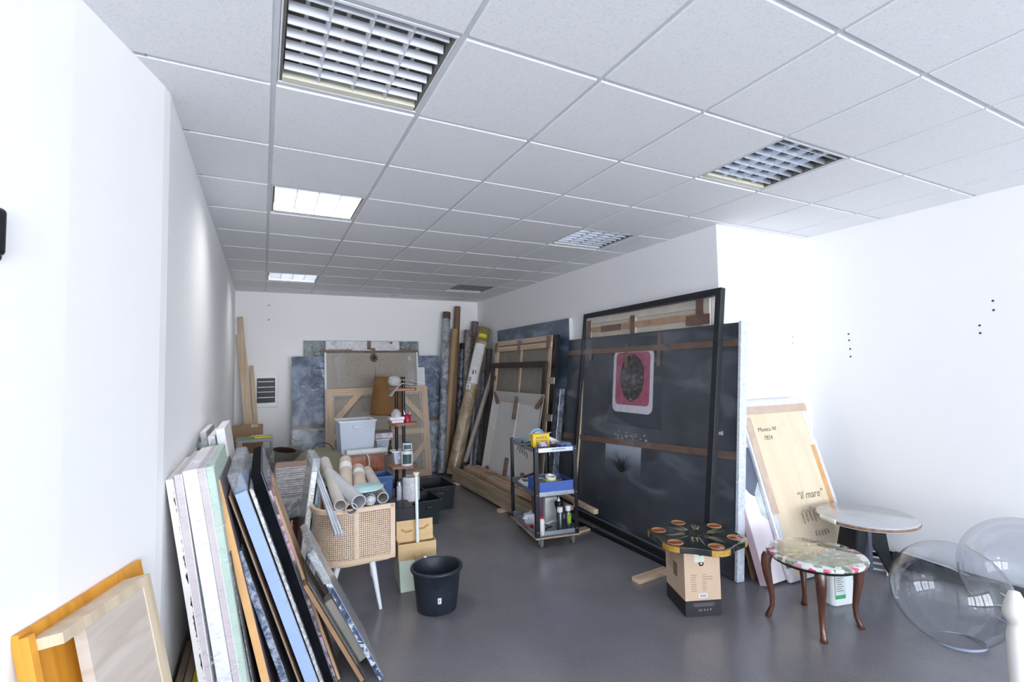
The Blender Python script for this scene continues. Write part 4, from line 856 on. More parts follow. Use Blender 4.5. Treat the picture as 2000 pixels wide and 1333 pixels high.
# ---- big dark picture, canvas back and black frame
t, W, L = rpanel('stretched_canvas', 'tall cream canvas back with brown taped bars inside the black frame', 'canvas', 3.10, 1.34, 3.22, 3.352, 2.19, .03)
mesh('canvas_back', MB().box(.01, W-.01, .01, L-.01, -.03, -.022), linen, t)
wbar = pm('whitewashed_bar', (214, 206, 194), .7, var=.05)
bars(t, W, L, .03, .075, wbar, .022, wbar)
mesh('middle_bar', MB().box(W*.46-.03, W*.46+.03, .075, L-.075, -.02, -.001), wbar, t)
mesh('tape', MB().box(W*.45-.03, W*.45+.035, L-.40, L-.045, .0, .003), tape, t); mesh('tape', MB().box(.10, W-.05, L-.17, L-.115, .0, .0025), pm('pale_brown_tape', (188, 150, 122), .35, var=.1), t); mesh('tape', MB().box(.28, .62, L-.18, L-.115, .0025, .004), tape, t)
mesh('tape', MB().box(W-.14, W-.06, L-.20, L+.0, .003, .005), tape, t); mesh('tape', MB().box(.02, .09, L-.6, L-.03, .003, .005), tape, t); mesh('tape', MB().box(W-.25, W+.01, L-.22, L-.13, .005, .007), tape, t)
t, W, L = rpanel('wrapped_painting', 'huge dark painting in film with a pink and white square, taped in brown', 'painting', 3.44, 1.02, 3.15, 3.325, 1.955, .05)
dk = NT('charcoal_painting'); n = dk.n('ShaderNodeTexNoise'); n.inputs['Scale'].default_value = 3; n.inputs['Detail'].default_value = 6; dk.l(dk.coord(), n.inputs['Vector']); dk.l(dk.ramp(n.outputs[0], [(.3, lin((58, 62, 70))), (.7, lin((78, 83, 92)))]), dk.b.inputs['Base Color']); dk.b.inputs['Roughness'].default_value = .35; dk.b.inputs['Coat Weight'].default_value = .35; dk.b.inputs['Coat Roughness'].default_value = .12
mesh('canvas', MB().box(0, W, 0, L, -.05, 0), dk.m, t, bevel=.003)
BP = dict(W=W, L=L)
# pink square on a clear print
ax, bx, ay, by = .885, 1.475, L-.80, L-.165
mesh('dark_print', MB().box(ax-.08, bx+.11, ay-.13, by+.12, .001, .003), pm('print_border', (56, 64, 76), .2, coat=.5), t)
def rrect(x0, x1, y0, y1, r, n=6):
    P = []
    for cx, cy, a0 in ((x1-r, y1-r, 0), (x0+r, y1-r, 90), (x0+r, y0+r, 180), (x1-r, y0+r, 270)):
        P += [(cx+r*math.cos(R(a0+90*k/n)), cy+r*math.sin(R(a0+90*k/n))) for k in range(n+1)]
    return P
mesh('white_square', MB().prism(rrect(ax, bx, ay, by, .07), .003, .005), pm('chalk_white', (216, 212, 224), .5, var=.05, scale=20), t)
mesh('pink_square', MB().prism(rrect(ax+.045, bx-.045, ay+.075, by-.03, .05), .005, .007), pm('dusky_pink', (172, 92, 116), .5, var=.12, scale=14), t)
bl = NT('grey_mossy_shape'); n = bl.n('ShaderNodeTexNoise'); n.inputs['Scale'].default_value = 22; n.inputs['Detail'].default_value = 7; bl.l(bl.coord(), n.inputs['Vector']); bl.l(bl.ramp(n.outputs[0], [(.35, lin((40, 37, 40))), (.58, lin((78, 73, 70))), (.75, lin((150, 144, 134)))]), bl.b.inputs['Base Color'])
cx = (ax+bx)/2; rr = random.Random(8); P = []
for k in range(40):
    a = 2*math.pi*k/40; rx = .172*(1+.10*rr.random()); ry = .225*(1+.08*rr.random()); P.append((cx+rx*math.cos(a)*(1 if math.sin(a) > 0 else .96), (ay+by)/2+.03+ry*math.sin(a)))
mesh('mossy_shape', MB().prism(P, .007, .010), bl.m, t)
b = MB(); rr = random.Random(12)
for k in range(60):
    x = .93+rr.random()*.48; y = L-1.0-rr.random()*.15*(1-abs(x-1.05)); s = .006+.012*rr.random(); b.add([(x, y, .003), (x+s*2, y-s*.4, .003), (x+s, y+s, .003)], [(0, 1, 2)])
mesh('pale_flecks', b, pm('lilac_fleck', (196, 186, 200), .5), t)
pf = NT('pale_steel_field'); sy = pf.n('ShaderNodeSeparateXYZ'); pf.l(pf.coord(), sy.inputs[0]); mr_ = pf.n('ShaderNodeMapRange'); pf.l(sy.outputs['Y'], mr_.inputs[0]); mr_.inputs[1].default_value = .48; mr_.inputs[2].default_value = .86
pf.l(pf.ramp(mr_.outputs[0], [(0, lin((66, 70, 78))), (.45, lin((98, 104, 118))), (1, lin((190, 198, 214)))]), pf.b.inputs['Base Color']); pf.b.inputs['Roughness'].default_value = .3
mesh('pale_panel', MB().box(.80, 1.34, .48, .86, .001, .003), pf.m, t)
b = MB(); rr = random.Random(4)
for k in range(26):
    a = R(20+140*k/25); l = .14+.09*rr.random(); b.tube([(1.06, .56, .004), (1.06+l*.5*math.cos(a), .56+l*.6*math.sin(a), .004), (1.06+l*1.2*math.cos(a+.1), .56+l*math.sin(a), .004)], [.004, .003, .0012], 4)
mesh('dark_branches', b, black, t)
mesh('tape', MB().box(-.003, W+.003, L-.190, L-.135, .011, .014), tape, t)
mesh('tape', MB().prism([(-.003, L-1.18), (W+.003, L-1.07), (W+.003, L-1.01), (-.003, L-1.12)], .011, .014), tape, t)
for x, y0, y1 in ((1.06, L-.35, L-.10), (1.52, L-.34, L-.02), (.45, L-.26, L-.14)): mesh('tape', MB().box(x, x+.045, y0, y1, .010, .012), tape, t)
filmsheet(t, .02, W-.02, .02, L-.02, .016, F_front, .010, 40, 34, seed=3)
mesh('bubble_edge', MB().box(W-.012, W+.016, 0, L+.006, -.06, .018), wrapped('bubble_white_edge', (206, 214, 228), (238, 242, 250), 30, bubble=60), t, bevel=.004)
M, W, L = frameM((3.075, 3.17, 0), (2.965, 1.14, 0), (.275, 0, 2.24), .05); t = thing('empty_frame', 'very tall empty black frame leaning in front of the huge dark painting', 'frame', M=M, group=GW)
fbk = pm('soft_black_frame', (34, 37, 43), .4, var=.05)
bars(t, W, L, .05, .055, fbk, .05, fbk, 'frame_rail')
mesh('inner_lip', MB().box(.055, .062, .055, L-.055, -.05, -.03), pine, t); mesh('inner_lip', MB().box(.062, W-.055, .055, .059, -.05, -.03), zinc, t)
solo('floor_batten', MB().box(0, .03, 0, 2.2, 0, .03), blackm, 'black batten on the floor along the foot of the black frame', 'batten', bevel=.002, loc=(2.90, 1.1, 0))
# ------------------------------------------------------------------ lumber
GLm = 'beams of the lumber stack on the floor'
rows = [(2.43, 5.20, 2.62, .035, .09, .10, lumberg, 'lowest outer beam of the lumber stack'), (2.53, 5.15, 2.62, .035, .10, .10, lumber, 'lowest second beam of the lumber stack'), (2.64, 5.1, 2.62, .035, .10, .10, lumber, 'lowest inner beam of the lumber stack'), 
        (2.432, 5.20, 2.66, .136, .07, .075, lumberg, 'upper outer beam with pale sawn end'), (2.51, 4.95, 3.35, .136, .07, .09, lumber, 'short upper beam in the middle of the stack'), (2.585, 5.1, 2.70, .136, .09, .08, lumber, 'upper beam taped to its neighbour'),
        (2.50, 4.9, 2.75, .228, .06, .045, lumber, 'flat board on top of the stack at the front'), (2.575, 5.0, 2.8, .220, .06, .05, lumber, 'flat board on top of the stack, second from the front'), (2.68, 4.95, 2.55, .216, .05, .045, lumber, 'reddish board on top of the stack at the wall side')]
for k, (x, ya, yb, z, w_, h_, m, lab) in enumerate(rows):
    solo('lumber_beam', MB().box(0, w_, 0, ya-yb, 0, h_), m, lab, 'beam', GLm, bevel=.003, loc=(x, yb, z))
for y, lab in ((4.98, 'wooden block under the far end of the lumber stack'), (3.50, 'wooden block under the middle of the lumber stack'), (2.66, 'wooden block under the near end of the lumber stack')):
    solo('bearer_block', MB().box(0, .40, 0, .07, 0, .034), pine, lab, 'block', 'blocks under the lumber stack', bevel=.002, loc=(2.37, y, 0))
t = thing('drilled_board', 'short pale board with three drilled holes sticking out past the trolley', 'board', (2.72, 2.20, .262), R(-6)); mesh('board', MB().box(0, .05, 0, .9, 0, .045), pinex, t, bevel=.008)
for k in range(3): mesh('drilled_hole', MB().cyl(.012+.013*k, -.0005, 0, .001, .003, 8) if False else (lambda b: (setattr(b, 'T', TR(.012+.013*k, -.001, .022) @ RX(90)), b.lathe([(.0035, 0), (0, .0006)], 8))[1])(MB()), black, t)
for y in (4.3, 4.2, 3.45): solo('strap', MB().tube([(2.50, y, .275), (2.495, y, .15), (2.5, y+.01, .22), (2.56, y+.02, .279), (2.70, y+.03, .268)], .007, 6, flat=.5), tape, 'brown %s tape strap tied round the lumber' % ({4.3: 'far', 4.2: 'second', 3.45: 'nearest'}[y]), 'strap', 'straps round the lumber')
solo('floor_offcut', MB().box(0, .08, 0, .34, 0, .035), pine, 'pale timber offcut on the floor behind the printed cardboard box', 'offcut', bevel=.003, loc=(2.49, 1.425, 0), rz=R(-86))
solo('floor_offcut', MB().box(0, .3, 0, .09, 0, .02), pine, 'thin pale offcut on the floor behind the trolley', 'offcut', bevel=.002, loc=(2.66, 2.48, 0), rz=R(8))

# ------------------------------------------------------------------ trolley
CT = Matrix.Translation((2.175, 2.325, 0)) @ Matrix.Rotation(R(-9), 4, 'Z')
t = thing('trolley', 'black and galvanised three-shelf workshop trolley on castors', 'trolley', M=CT)
cw, cdp = .42, .72
def angle_post(x, y, sx, sy):
    b = MB(); b.box(min(x, x+sx*.038), max(x, x+sx*.038), min(y, y+sy*.003), max(y, y+sy*.003), .095, .905); b.box(min(x, x+sx*.003), max(x, x+sx*.003), min(y+sy*.003, y+sy*.038), max(y+sy*.003, y+sy*.038), .095, .905)
    p = mesh('post', b, blackm, t)
    for z in (.15, .48, .875):
        c = MB(); c.T = TR(x+sx*.019, y-(.001 if sy > 0 else -.001), z) @ RX(90 if sy > 0 else -90); c.lathe([(.006, 0), (.006, .003), (.003, .005), (0, .005)], 8); mesh('bolt', c, steel, p)
for x, y, sx, sy in ((0, 0, 1, 1), (cw, 0, -1, 1), (0, cdp, 1, -1), (cw, cdp, -1, -1)): angle_post(x, y, sx, sy)
for z in (.115, .465, .86):
    b = MB(); b.box(.004, cw-.004, .004, cdp-.004, z, z+.003); b.box(.004, cw-.004, .004, .006, z-.003, z+.036); b.box(.004, cw-.004, cdp-.006, cdp-.004, z-.003, z+.036)
    b.box(.004, .006, .006, cdp-.006, z-.003, z+.036); b.box(cw-.006, cw-.004, .006, cdp-.006, z-.003, z+.036)
    mesh('shelf_tray', b, steel, t)
mesh('slot', MB().box(.17, .31, .0025, .0035, .878, .884), pm('slot_brown', (96, 84, 84), .6), t)
mesh('base_board', MB().box(-.005, cw+.005, -.005, cdp+.005, .088, .102), pm('plywood_edge', (172, 156, 134), .7), t)
for x, y in ((.05, .05), (cw-.06, .05), (.05, cdp-.06), (cw-.06, cdp-.06)):
    wh = MB(); wh.T = TR(x+.012, y, .038) @ RY(90); wh.lathe([(.0, -.012), (.034, -.012), (.038, -.008), (.038, .008), (.034, .012), (0, .012)], 24)
    o = mesh('castor_wheel', wh, pm('grey_rubber', (120, 122, 126), .5), t)
    f = MB(); f.box(x-.008, x-.004, y-.014, y+.014, .03, .088); f.box(x+.028, x+.032, y-.014, y+.014, .03, .088); f.box(x-.008, x+.032, y-.02, y+.02, .082, .088); mesh('castor_fork', f, steel, o)
def onT(x, y, z, rz=0): return CT @ TR(x, y, z) @ RZ(rz)
Z1, Z2, Z3 = .8635, .4685, .1185
def tthing(name, label, cat, x, y, z, rz=0, group=None): return thing(name, label, cat, M=onT(x, y, z, rz), group=group)
def tsolo(name, mb, m, label, cat, x, y, z, rz=0, group=None, bevel=0):
    o = solo(name, mb, m, label, cat, group, bevel); o.matrix_basis = onT(x, y, z, rz); return o
# top shelf
yb_ = tthing('paint_kit_box', 'yellow acrylic pouring kit box standing open on the trolley', 'box', .085, .26, Z1, 4)
ylw = pm('kit_yellow', (250, 208, 52), .45, var=.02)
b = MB(); b.box(0, .175, 0, .003, 0, .125).box(0, .003, .003, .06, 0, .125).box(.172, .175, .003, .06, 0, .125).box(0, .175, .06, .063, 0, .125).box(0, .175, 0, .063, 0, .002); mesh('body', b, ylw, yb_)
mesh('flap', MB().add([(-.003, 0, .123), (0, .06, .123), (-.03, .05, .135), (-.035, 0, .130)], [(0, 1, 2, 3)]), paper, yb_); mesh('flap', MB().add([(.165, 0, .123), (.165, .06, .123), (.21, .05, .132), (.205, .01, .128)], [(0, 1, 2, 3)]), paper, yb_)
text('ACRYLIC', .030, inkm, yb_, TR(.030, -.0012, .078) @ RX(90), 'lettering'); text('POURING', .030, inkm, yb_, TR(.028, -.0012, .048) @ RX(90), 'lettering')
mesh('pink_spot', MB().add([(.105+.014*math.cos(k*.785), -.001, .115+.014*math.sin(k*.785)) for k in range(8)], [tuple(range(8))]), pm('pink_spot', (222, 170, 190), .5), yb_)
b = MB(); b.T = RX(84); b.lathe([(.062, -.012), (.072, -.012), (.072, .0), (.062, .0)], 36, caps=False); b.lathe([(0, -.010), (.062, -.010)], 36); o = tsolo('tape_roll', b, [pm('light_blue_tape', (128, 186, 232), .4)], 'round light blue and white disc stuck in the yellow box', 'tape', .165, .335, Z1+.095); 
b = MB(); b.T = RX(84); b.lathe([(0, .001), (.05, .001), (.05, .003), (0, .003)], 30); mesh('centre_disc', b, pm('pale_green_disc', (196, 214, 206), .4), o)
b = MB(); b.T = RX(84); b.lathe([(.0, -.02), (.076, -.02), (.076, -.013), (0, -.013)], 36); mesh('outer_disc', b, paper, o)
wb = tthing('small_carton', 'small open white carton beside the yellow box', 'carton', .27, .22, Z1, -4); mesh('body', MB().box(0, .075, 0, .06, 0, .05), paper, wb, bevel=.001); f = MB(); f.add([(0, .06, .05), (.075, .06, .05), (.075, .075, .052), (-.02, .09, .10)], [(0, 1, 2, 3)]); mesh('flap', f, paper, wb)
t2 = tthing('tool_case', 'dark blue plastic case with a pale blue end on the trolley corner', 'case', .285, .05, Z1, 10); mesh('body', MB().prism([(0, 0), (.12, 0), (.14, .05), (.12, .12), (0, .12), (-.01, .06)], 0, .045), pm('case_blue', (42, 82, 150), .35), t2, bevel=.006); mesh('lid', MB().prism([(.005, .005), (.115, .005), (.134, .05), (.115, .115), (.005, .115), (-.004, .06)], .045, .053), pm('case_grey', (140, 152, 168), .4), t2, bevel=.002); mesh('end_panel', MB().box(.062, .119, -.002, .001, .004, .044), pm('case_lightblue', (96, 138, 204), .35), t2)
tsolo('black_cloth', MB().prism([(0, 0), (.10, .01), (.12, .08), (.03, .10)], 0, .03), black, 'crumpled black cloth behind the blue case', 'cloth', .26, .14, Z1, 20, bevel=.01)
gb = tthing('spirit_bottle', 'dark green bottle lying on its side on the trolley', 'bottle', .06, .34, Z1+.026, -8); mesh('body', MB().tube([(.0, 0, 0), (.07, 0, 0), (.09, 0, 0)], [.026, .026, .012], 20), pm('bottle_green', (30, 70, 66), .15, coat=.6), gb); mesh('neck', MB().tube([(-.07, 0, -.002), (0, 0, 0)], [.014, .018], 16), pm('bottle_green', (30, 70, 66)), gb)
for k in range(2): 
    g2 = tthing('glue_tube', ['upper silver tube with white label lying by the yellow box', 'lower silver tube with white label lying by the yellow box'][k], 'tube', .12, .26-.04*k, Z1+.02+.012*(1-k), -3, 'silver tubes on the trolley'); mesh('body', MB().tube([(0, 0, 0), (.105, 0, 0)], .015, 16), pm('tube_grey', (120, 128, 146), .3, metal=.4), g2); mesh('tube_label', MB().tube([(.025, 0, 0), (.085, 0, 0)], .0155, 16, caps=False), pm('lilac_label', (220, 222, 240), .5), g2)
mk = [((.11, .16), 60, (196, 40, 48), 'red marker pen farthest back on the trolley'), ((.13, .14), 75, (206, 44, 52), 'red marker pen beside the blue ones'), ((.10, .12), 80, (150, 30, 40), 'dark red marker on the trolley'), ((.17, .17), 84, (120, 116, 190), 'violet marker on the trolley'), ((.15, .06), 82, (86, 96, 186), 'thick blue-violet marker with white cap at the front'), ((.07, .04), 85, (214, 60, 60), 'red and white pen at the front left of the trolley'), ((.26, .06), 88, (150, 40, 46), 'dark red pen at the front right of the trolley'), ((.22, .1), 65, (150, 154, 160), 'grey pen lying near the blue case'), ((.05, .2), 20, (40, 42, 52), 'black marker at the left edge of the trolley')]
for k, ((x, y), a, c, lab) in enumerate(mk):
    r_ = .011 if k == 4 else .0075; p = tthing('marker_pen', lab, 'pen', x, y, Z1+r_, 90-a, 'marker pens on the trolley')
    mesh('barrel', MB().tube([(0, 0, 0), (.10, 0, 0)], r_, 12), pm('pen_colour%d' % k, c, .35, var=0), p); mesh('pen_cap', MB().tube([(.10, 0, 0), (.13, 0, 0)], [r_*1.05, r_*.8], 12), whitepl if k in (4, 5) else pm('pen_dark', (60, 60, 70), .4), p)
for k in range(3): tsolo('ink_bottle', MB().lathe([(.013, 0), (.013, .03), (.008, .034), (.008, .045), (0, .045)], 12), [pm('ink_dark', (36, 36, 44), .3), pm('ink_grey', (170, 172, 180), .4), pm('ink_violet', (70, 60, 90), .3)][k], ['black ink bottle at the left corner of the trolley', 'pale grey ink bottle at the left corner of the trolley', 'violet ink bottle at the left corner of the trolley'][k], 'bottle', .04+.03*k, .45-.06*k, Z1)
# middle shelf
t3 = tthing('blue_tray', 'open royal blue cardboard tray at the front of the middle shelf', 'tray', .045, .012, Z2, 0); b = MB(); b.box(0, .335, 0, .004, 0, .118).box(0, .004, .004, .30, 0, .118).box(.331, .335, .004, .30, 0, .118).box(0, .335, .30, .304, 0, .118).box(0, .335, 0, .3, 0, .003); mesh('body', b, pm('royal_blue', (66, 98, 182), .6, var=.03), t3, bevel=.001)
def troll(x, y, z, r, w_, m, lab, rx=0, ry=0):
    o = tthing('tape_roll', lab, 'tape', x, y, z, 0, 'tape rolls on the middle trolley shelf'); b = MB(); b.T = RX(rx) @ RY(ry); b.lathe([(r*.7, 0), (r, 0), (r, w_), (r*.7, w_), (r*.7, 0)], 30, caps=False); mesh('roll', b, m, o)
troll(.20, .12, Z2+.07, .055, .025, whitepl, 'white masking tape roll lowest in the blue tray', 14, 5)
troll(.20, .115, Z2+.096, .056, .022, pm('lime_tape', (206, 226, 60), .4), 'lime green tape roll between the white ones', 14, 5)
troll(.195, .115, Z2+.119, .05, .035, pm('cream_tape', (232, 228, 214), .5), 'cream tape roll on top of the lime green one', 14, 5)
troll(.29, .2, Z2+.07, .06, .03, pm('dull_gold_tape', (140, 124, 76), .4), 'dull gold tape roll at the right of the blue tray')
troll(.11, .1, Z2+.06, .045, .04, pm('taupe_tape', (150, 134, 120), .6), 'taupe tape roll at the left of the blue tray')
troll(.14, .24, Z2+.08, .06, .02, pm('grey_green_tape', (176, 182, 160), .5), 'grey-green tape roll at the back of the blue tray', 8)
o = tthing('cable_coil', 'coiled thick white cable at the left of the middle shelf', 'cable', .11, .50, Z2+.01, 0); b = MB()
for k in range(3): b.tube([((.09-.012*k)*math.cos(a), (.13-.015*k)*math.sin(a), .012*k+.006*math.sin(3*a)) for a in [2*math.pi*j/26 for j in range(27)]], .009, 8)
mesh('coil', b, whitepl, o)
tsolo('hand_tool', MB().tube([(0, 0, 0), (.10, .02, .03), (.16, .0, .02)], [.012, .014, .01], 10), pm('maroon', (84, 28, 36), .4), 'maroon tool handle behind the white cable', 'tool', .10, .60, Z2+.045, -20)
tsolo('glass_jar', MB().lathe([(.03, 0), (.035, .02), (.033, .05), (.026, .06)], 18), pm('dark_glass_jar', (50, 60, 110), .2, coat=.5), 'small dark blue jar on the middle shelf', 'jar', .22, .42, Z2)
# bottom shelf
spray(onT(.26, .06, Z3).translation, 'left spray can with white cap and plain steel body on the lower shelf', pm('steel_can', (96, 98, 106), .25, metal=.7), white, h=.22, r=.029)
spray(onT(.345, .065, Z3).translation, 'right spray can with white cap and green label on the lower shelf', pm('steel_can', (96, 98, 106)), white, h=.225, r=.029, lc=pm('lime_label', (150, 190, 60), .5, var=.3, scale=60))
o = tthing('sauce_bottle', 'black bottle with white nozzle behind the spray cans', 'bottle', .31, .20, Z3); mesh('body', MB().lathe([(.025, 0), (.025, .15), (.042, .20), (.044, .225), (.03, .235)], 20), blackpl, o); mesh('nozzle', MB().lathe([(.016, .235), (.014, .25), (.006, .26), (.004, .28), (0, .28)], 14), whitepl, o)
o = tthing('glue_bottle', 'white squeeze bottle with red nozzle at the front of the lower shelf', 'bottle', .065, .03, Z3); mesh('body', MB().lathe([(.026, 0), (.028, .006), (.028, .13), (.018, .145)], 22), pm('bottle_white', (236, 228, 230), .35, var=.04, scale=30), o); mesh('cap', MB().lathe([(.016, .145), (.014, .155), (.005, .172), (0, .175)], 14), pm('red_cap', (206, 40, 44), .4), o)
tsolo('white_carton', MB().box(0, .13, 0, .07, 0, .24), paper, 'tall white carton at the back of the lower shelf', 'carton', .22, .32, Z3, 4, bevel=.002)
tsolo('purple_carton', MB().box(0, .09, 0, .07, 0, .25), pm('plum_carton', (104, 76, 96), .5, var=.15), 'plum-coloured carton beside the tall white one', 'carton', .12, .34, Z3, 8, bevel=.002)
tsolo('profile_strip', MB().box(0, .05, 0, .42, 0, .02), whitepl, 'white profile strip lying across the left of the lower shelf', 'strip', .0, .36, Z3+.052, -38, bevel=.003)
tsolo('profile_strip', MB().box(0, .04, 0, .34, 0, .018), pm('pale_grey_strip', (214, 220, 216), .5), 'pale grey profile strip in the middle of the lower shelf', 'strip', .13, .14, Z3+.06, -60, bevel=.003)
tsolo('small_carton', MB().box(0, .10, 0, .07, 0, .09), pm('lilac_white', (222, 222, 236), .5), 'small white box with a dark dot at the left of the lower shelf', 'carton', .02, .36, Z3, -10, bevel=.002)
tsolo('red_cutter', MB().box(0, .12, 0, .03, 0, .022), pm('cutter_red', (196, 36, 44), .4), 'red cutter knife at the left of the lower shelf', 'knife', .0, .24, Z3, 10, bevel=.006)
tsolo('paper_cup', MB().lathe([(.026, 0), (.036, .07), (.033, .07), (.024, .006), (0, .006)], 20), pm('cup_cream', (222, 216, 206), .6), 'cream paper cup lying near the red cutter', 'cup', .075, .17, Z3)
for k in range(3): tsolo('pliers', MB().tube([(0, 0, 0), (.05, .012, .006), (.11, 0, .01)], .006, 7), [blackpl, steel, pm('dark_red_tool', (92, 28, 32), .4)][k], ['black hand tool lying on the lower shelf', 'steel hand tool lying on the lower shelf', 'dark red hand tool lying on the lower shelf'][k], 'tool', .12+.04*k, .10+.05*k, Z3+.01, 30+35*k)

# ------------------------------------------------------------------ printed box with flower tabletop
t = thing('cardboard_box', 'printed cardboard box with a black base band carrying the flower tabletop', 'box', M=Matrix.Translation((2.431, .837, 0)) @ Matrix.Rotation(math.atan2(.747-.837, 2.657-2.431), 4, 'Z'))
bw, bd, bh = .243, .30, .432
kr3 = pm('printed_kraft', (206, 180, 154), .75, var=.03, scale=4)
mesh('body', MB().box(0, bw, 0, bd, .10, bh), kr3, t, bevel=.002); mesh('base_band', MB().box(-.0006, bw+.0006, -.0006, bd+.0006, 0, .10), pm('band_black', (38, 36, 42), .6, var=.05), t, bevel=.002)
lines = MB(); rr = random.Random(6)
for k in range(8):
    z = .262-.0145*k; lines.box(.042, .042+.030+.014*rr.random(), -.001, 0, z, z+.0022); lines.box(.118, .118+(.07 if k in (1, 2) else .02+.012*rr.random()), -.001, 0, z, z+.0022)
mesh('print', lines, inkb, t)
l2 = MB()
for k in range(4): l2.box(.05+.01*(k % 2), .20-.014*(k % 2), -.0016, -.0006, .082-.006*k, .0832-.006*k)
mesh('print', l2, pm('pale_print2', (150, 146, 150), .6, var=0), t)
text('C E', .017, pm('pale_symbol', (180, 176, 180), .6, var=0), t, TR(.085, -.0009, .034) @ RX(90), 'lettering')
for k in range(3): 
    b = MB(); b.T = TR(.128+.02*k, -.0009, .040) @ RX(90)
    if k == 0: b.tube([(.005*math.cos(a), .005*math.sin(a), 0) for a in [2*math.pi*j/12 for j in range(13)]], .0009, 4)
    elif k == 1: b.prism([(-.005, -.004), (.005, -.004), (0, .006)], 0, .0004)
    else: b.prism([(-.004, .006), (.004, .006), (-.004, -.002), (.004, -.002)], 0, .0004); 
    mesh('symbol', b, pm('pale_symbol', (180, 176, 180)), t)
mesh('barcode_sticker', MB().box(.092, .148, -.0012, 0, .118, .142), paper, t)
bc = MB()
for k in range(14): bc.box(.098+.0032*k, .0992+.0032*k+(k % 3)*.0006, -.002, -.0012, .122, .138)
mesh('barcode', bc, pm('barcode_blue', (110, 120, 170), .6, var=0), t)
lg = MB(); lg.T = TR(.115, -.0008, .335) @ RX(90); lg.lathe([(0, .0), (.017, .0), (.017, .0008), (0, .0008)], 28); mesh('round_logo', lg, pm('band_black', (38, 36, 42)), t)
lg = MB(); lg.T = TR(.115, -.0017, .335) @ RX(90); lg.prism([(-.006, -.007), (-.002, -.007), (0, .006), (-.006, .008)], 0, .0004); lg.prism([(.002, -.007), (.006, -.007), (.009, .009), (.005, .009)], 0, .0004); mesh('round_logo', lg, paper, t)
mesh('handle_hole', MB().box(.098, .14, -.001, .0, .385, .42), black, t); mesh('tape', MB().box(.068, .10, -.002, -.0005, .345, .42), pm('pale_tape', (214, 218, 206), .3), t, bevel=.0); mesh('tape', MB().box(.10, .138, -.002, -.0005, .345, .385), pm('pale_tape', (214, 218, 206)), t)
sd = MB(); 
for k in range(9): sd.box(-.001, 0, .16, .26-.01*(k % 3), .24+.016*k, .2425+.016*k)
mesh('print', sd, inkb, t); mesh('handle_hole', MB().box(-.0012, 0, .11, .17, .21, .30), pm('dim_brown', (132, 108, 88), .8), t)
# flower tabletop
t = thing('flower_tabletop', 'black flower-shaped resin tabletop with red slices and gold rays', 'tabletop', (2.63, .915, .434), R(12))
Rf = .30; P = []
for k in range(120):
    a = 2*math.pi*k/120; P.append((Rf*(1+.06*math.cos(6*a))*math.cos(a), Rf*(1+.06*math.cos(6*a))*math.sin(a)))
fm = NT('dark_resin'); n = fm.n('ShaderNodeTexNoise'); n.inputs['Scale'].default_value = 9; n.inputs['Detail'].default_value = 6; fm.l(fm.coord(), n.inputs['Vector']); fm.l(fm.ramp(n.outputs[0], [(.35, lin((14, 18, 18))), (.6, lin((34, 44, 42))), (.78, lin((60, 58, 40)))]), fm.b.inputs['Base Color']); fm.b.inputs['Roughness'].default_value = .08; fm.b.inputs['Coat Weight'].default_value = 1
mesh('slab', MB().prism(P, 0, .042), fm.m, t, bevel=.006, seg=3)
red = pm('red_slice', (142, 56, 34), .2, coat=1, var=.2, scale=40); gold = pm('amber_edge', (186, 142, 54), .25, coat=.8, var=.2, scale=60); rimm = pm('pale_slice_rim', (196, 150, 96), .3)
for k in range(6):
    a = R(60*k); c = (.245*math.cos(a), .245*math.sin(a))
    d = mesh('red_slice', MB().lathe([(0, .0008), (.046, .0008), (.046, 0)], 30, (c[0], c[1], .0421), sx=1, sy=1), red, t); mesh('slice_rim', MB().tube([(c[0]+.048*math.cos(x), c[1]+.048*math.sin(x), .0425) for x in [2*math.pi*j/24 for j in range(25)]], .0025, 5), rimm, d)
    b = MB(); n_ = 12; Q = []
    for j in range(n_+1):
        x = a+R(-12+24*j/n_); rr_ = Rf*(1+.06*math.cos(6*x))+.0012; Q.append((rr_*math.cos(x), rr_*math.sin(x)))
    b.add([(x, y, .004) for x, y in Q]+[(x, y, .038) for x, y in Q]+[(x*.965, y*.965, .0428) for x, y in Q], [(j, j+1, n_+2+j, n_+1+j) for j in range(n_)]+[(n_+1+j, n_+2+j, 2*n_+3+j, 2*n_+2+j) for j in range(n_)]); mesh('amber_edge', b, gold, t)
b = MB(); rr = random.Random(9)
for k in range(64):
    a = R(60*(k % 6)+30+rr.gauss(0, 9)); r0 = .075+.03*rr.random(); r1 = r0+.05+.09*rr.random(); w_ = .0012+.002*rr.random()
    p = Vector((math.cos(a), math.sin(a), 0)); q = Vector((-p.y, p.x, 0)); b.add([p*r0-q*w_*2+Vector((0, 0, .0428)), p*r0+q*w_*2+Vector((0, 0, .0428)), p*r1+Vector((0, 0, .0428))], [(0, 1, 2)])
mesh('pale_rays', b, pm('pale_gold_rays', (186, 180, 146), .3), t)
b = MB()
for k in range(30): a = rr.random()*6.28; r_ = .07*math.sqrt(rr.random()); b.lathe([(0, .003), (.008, .002), (.009, 0)], 8, (r_*math.cos(a), r_*math.sin(a), .042))
mesh('seed_centre', b, pm('dark_seed', (52, 44, 38), .4), t)

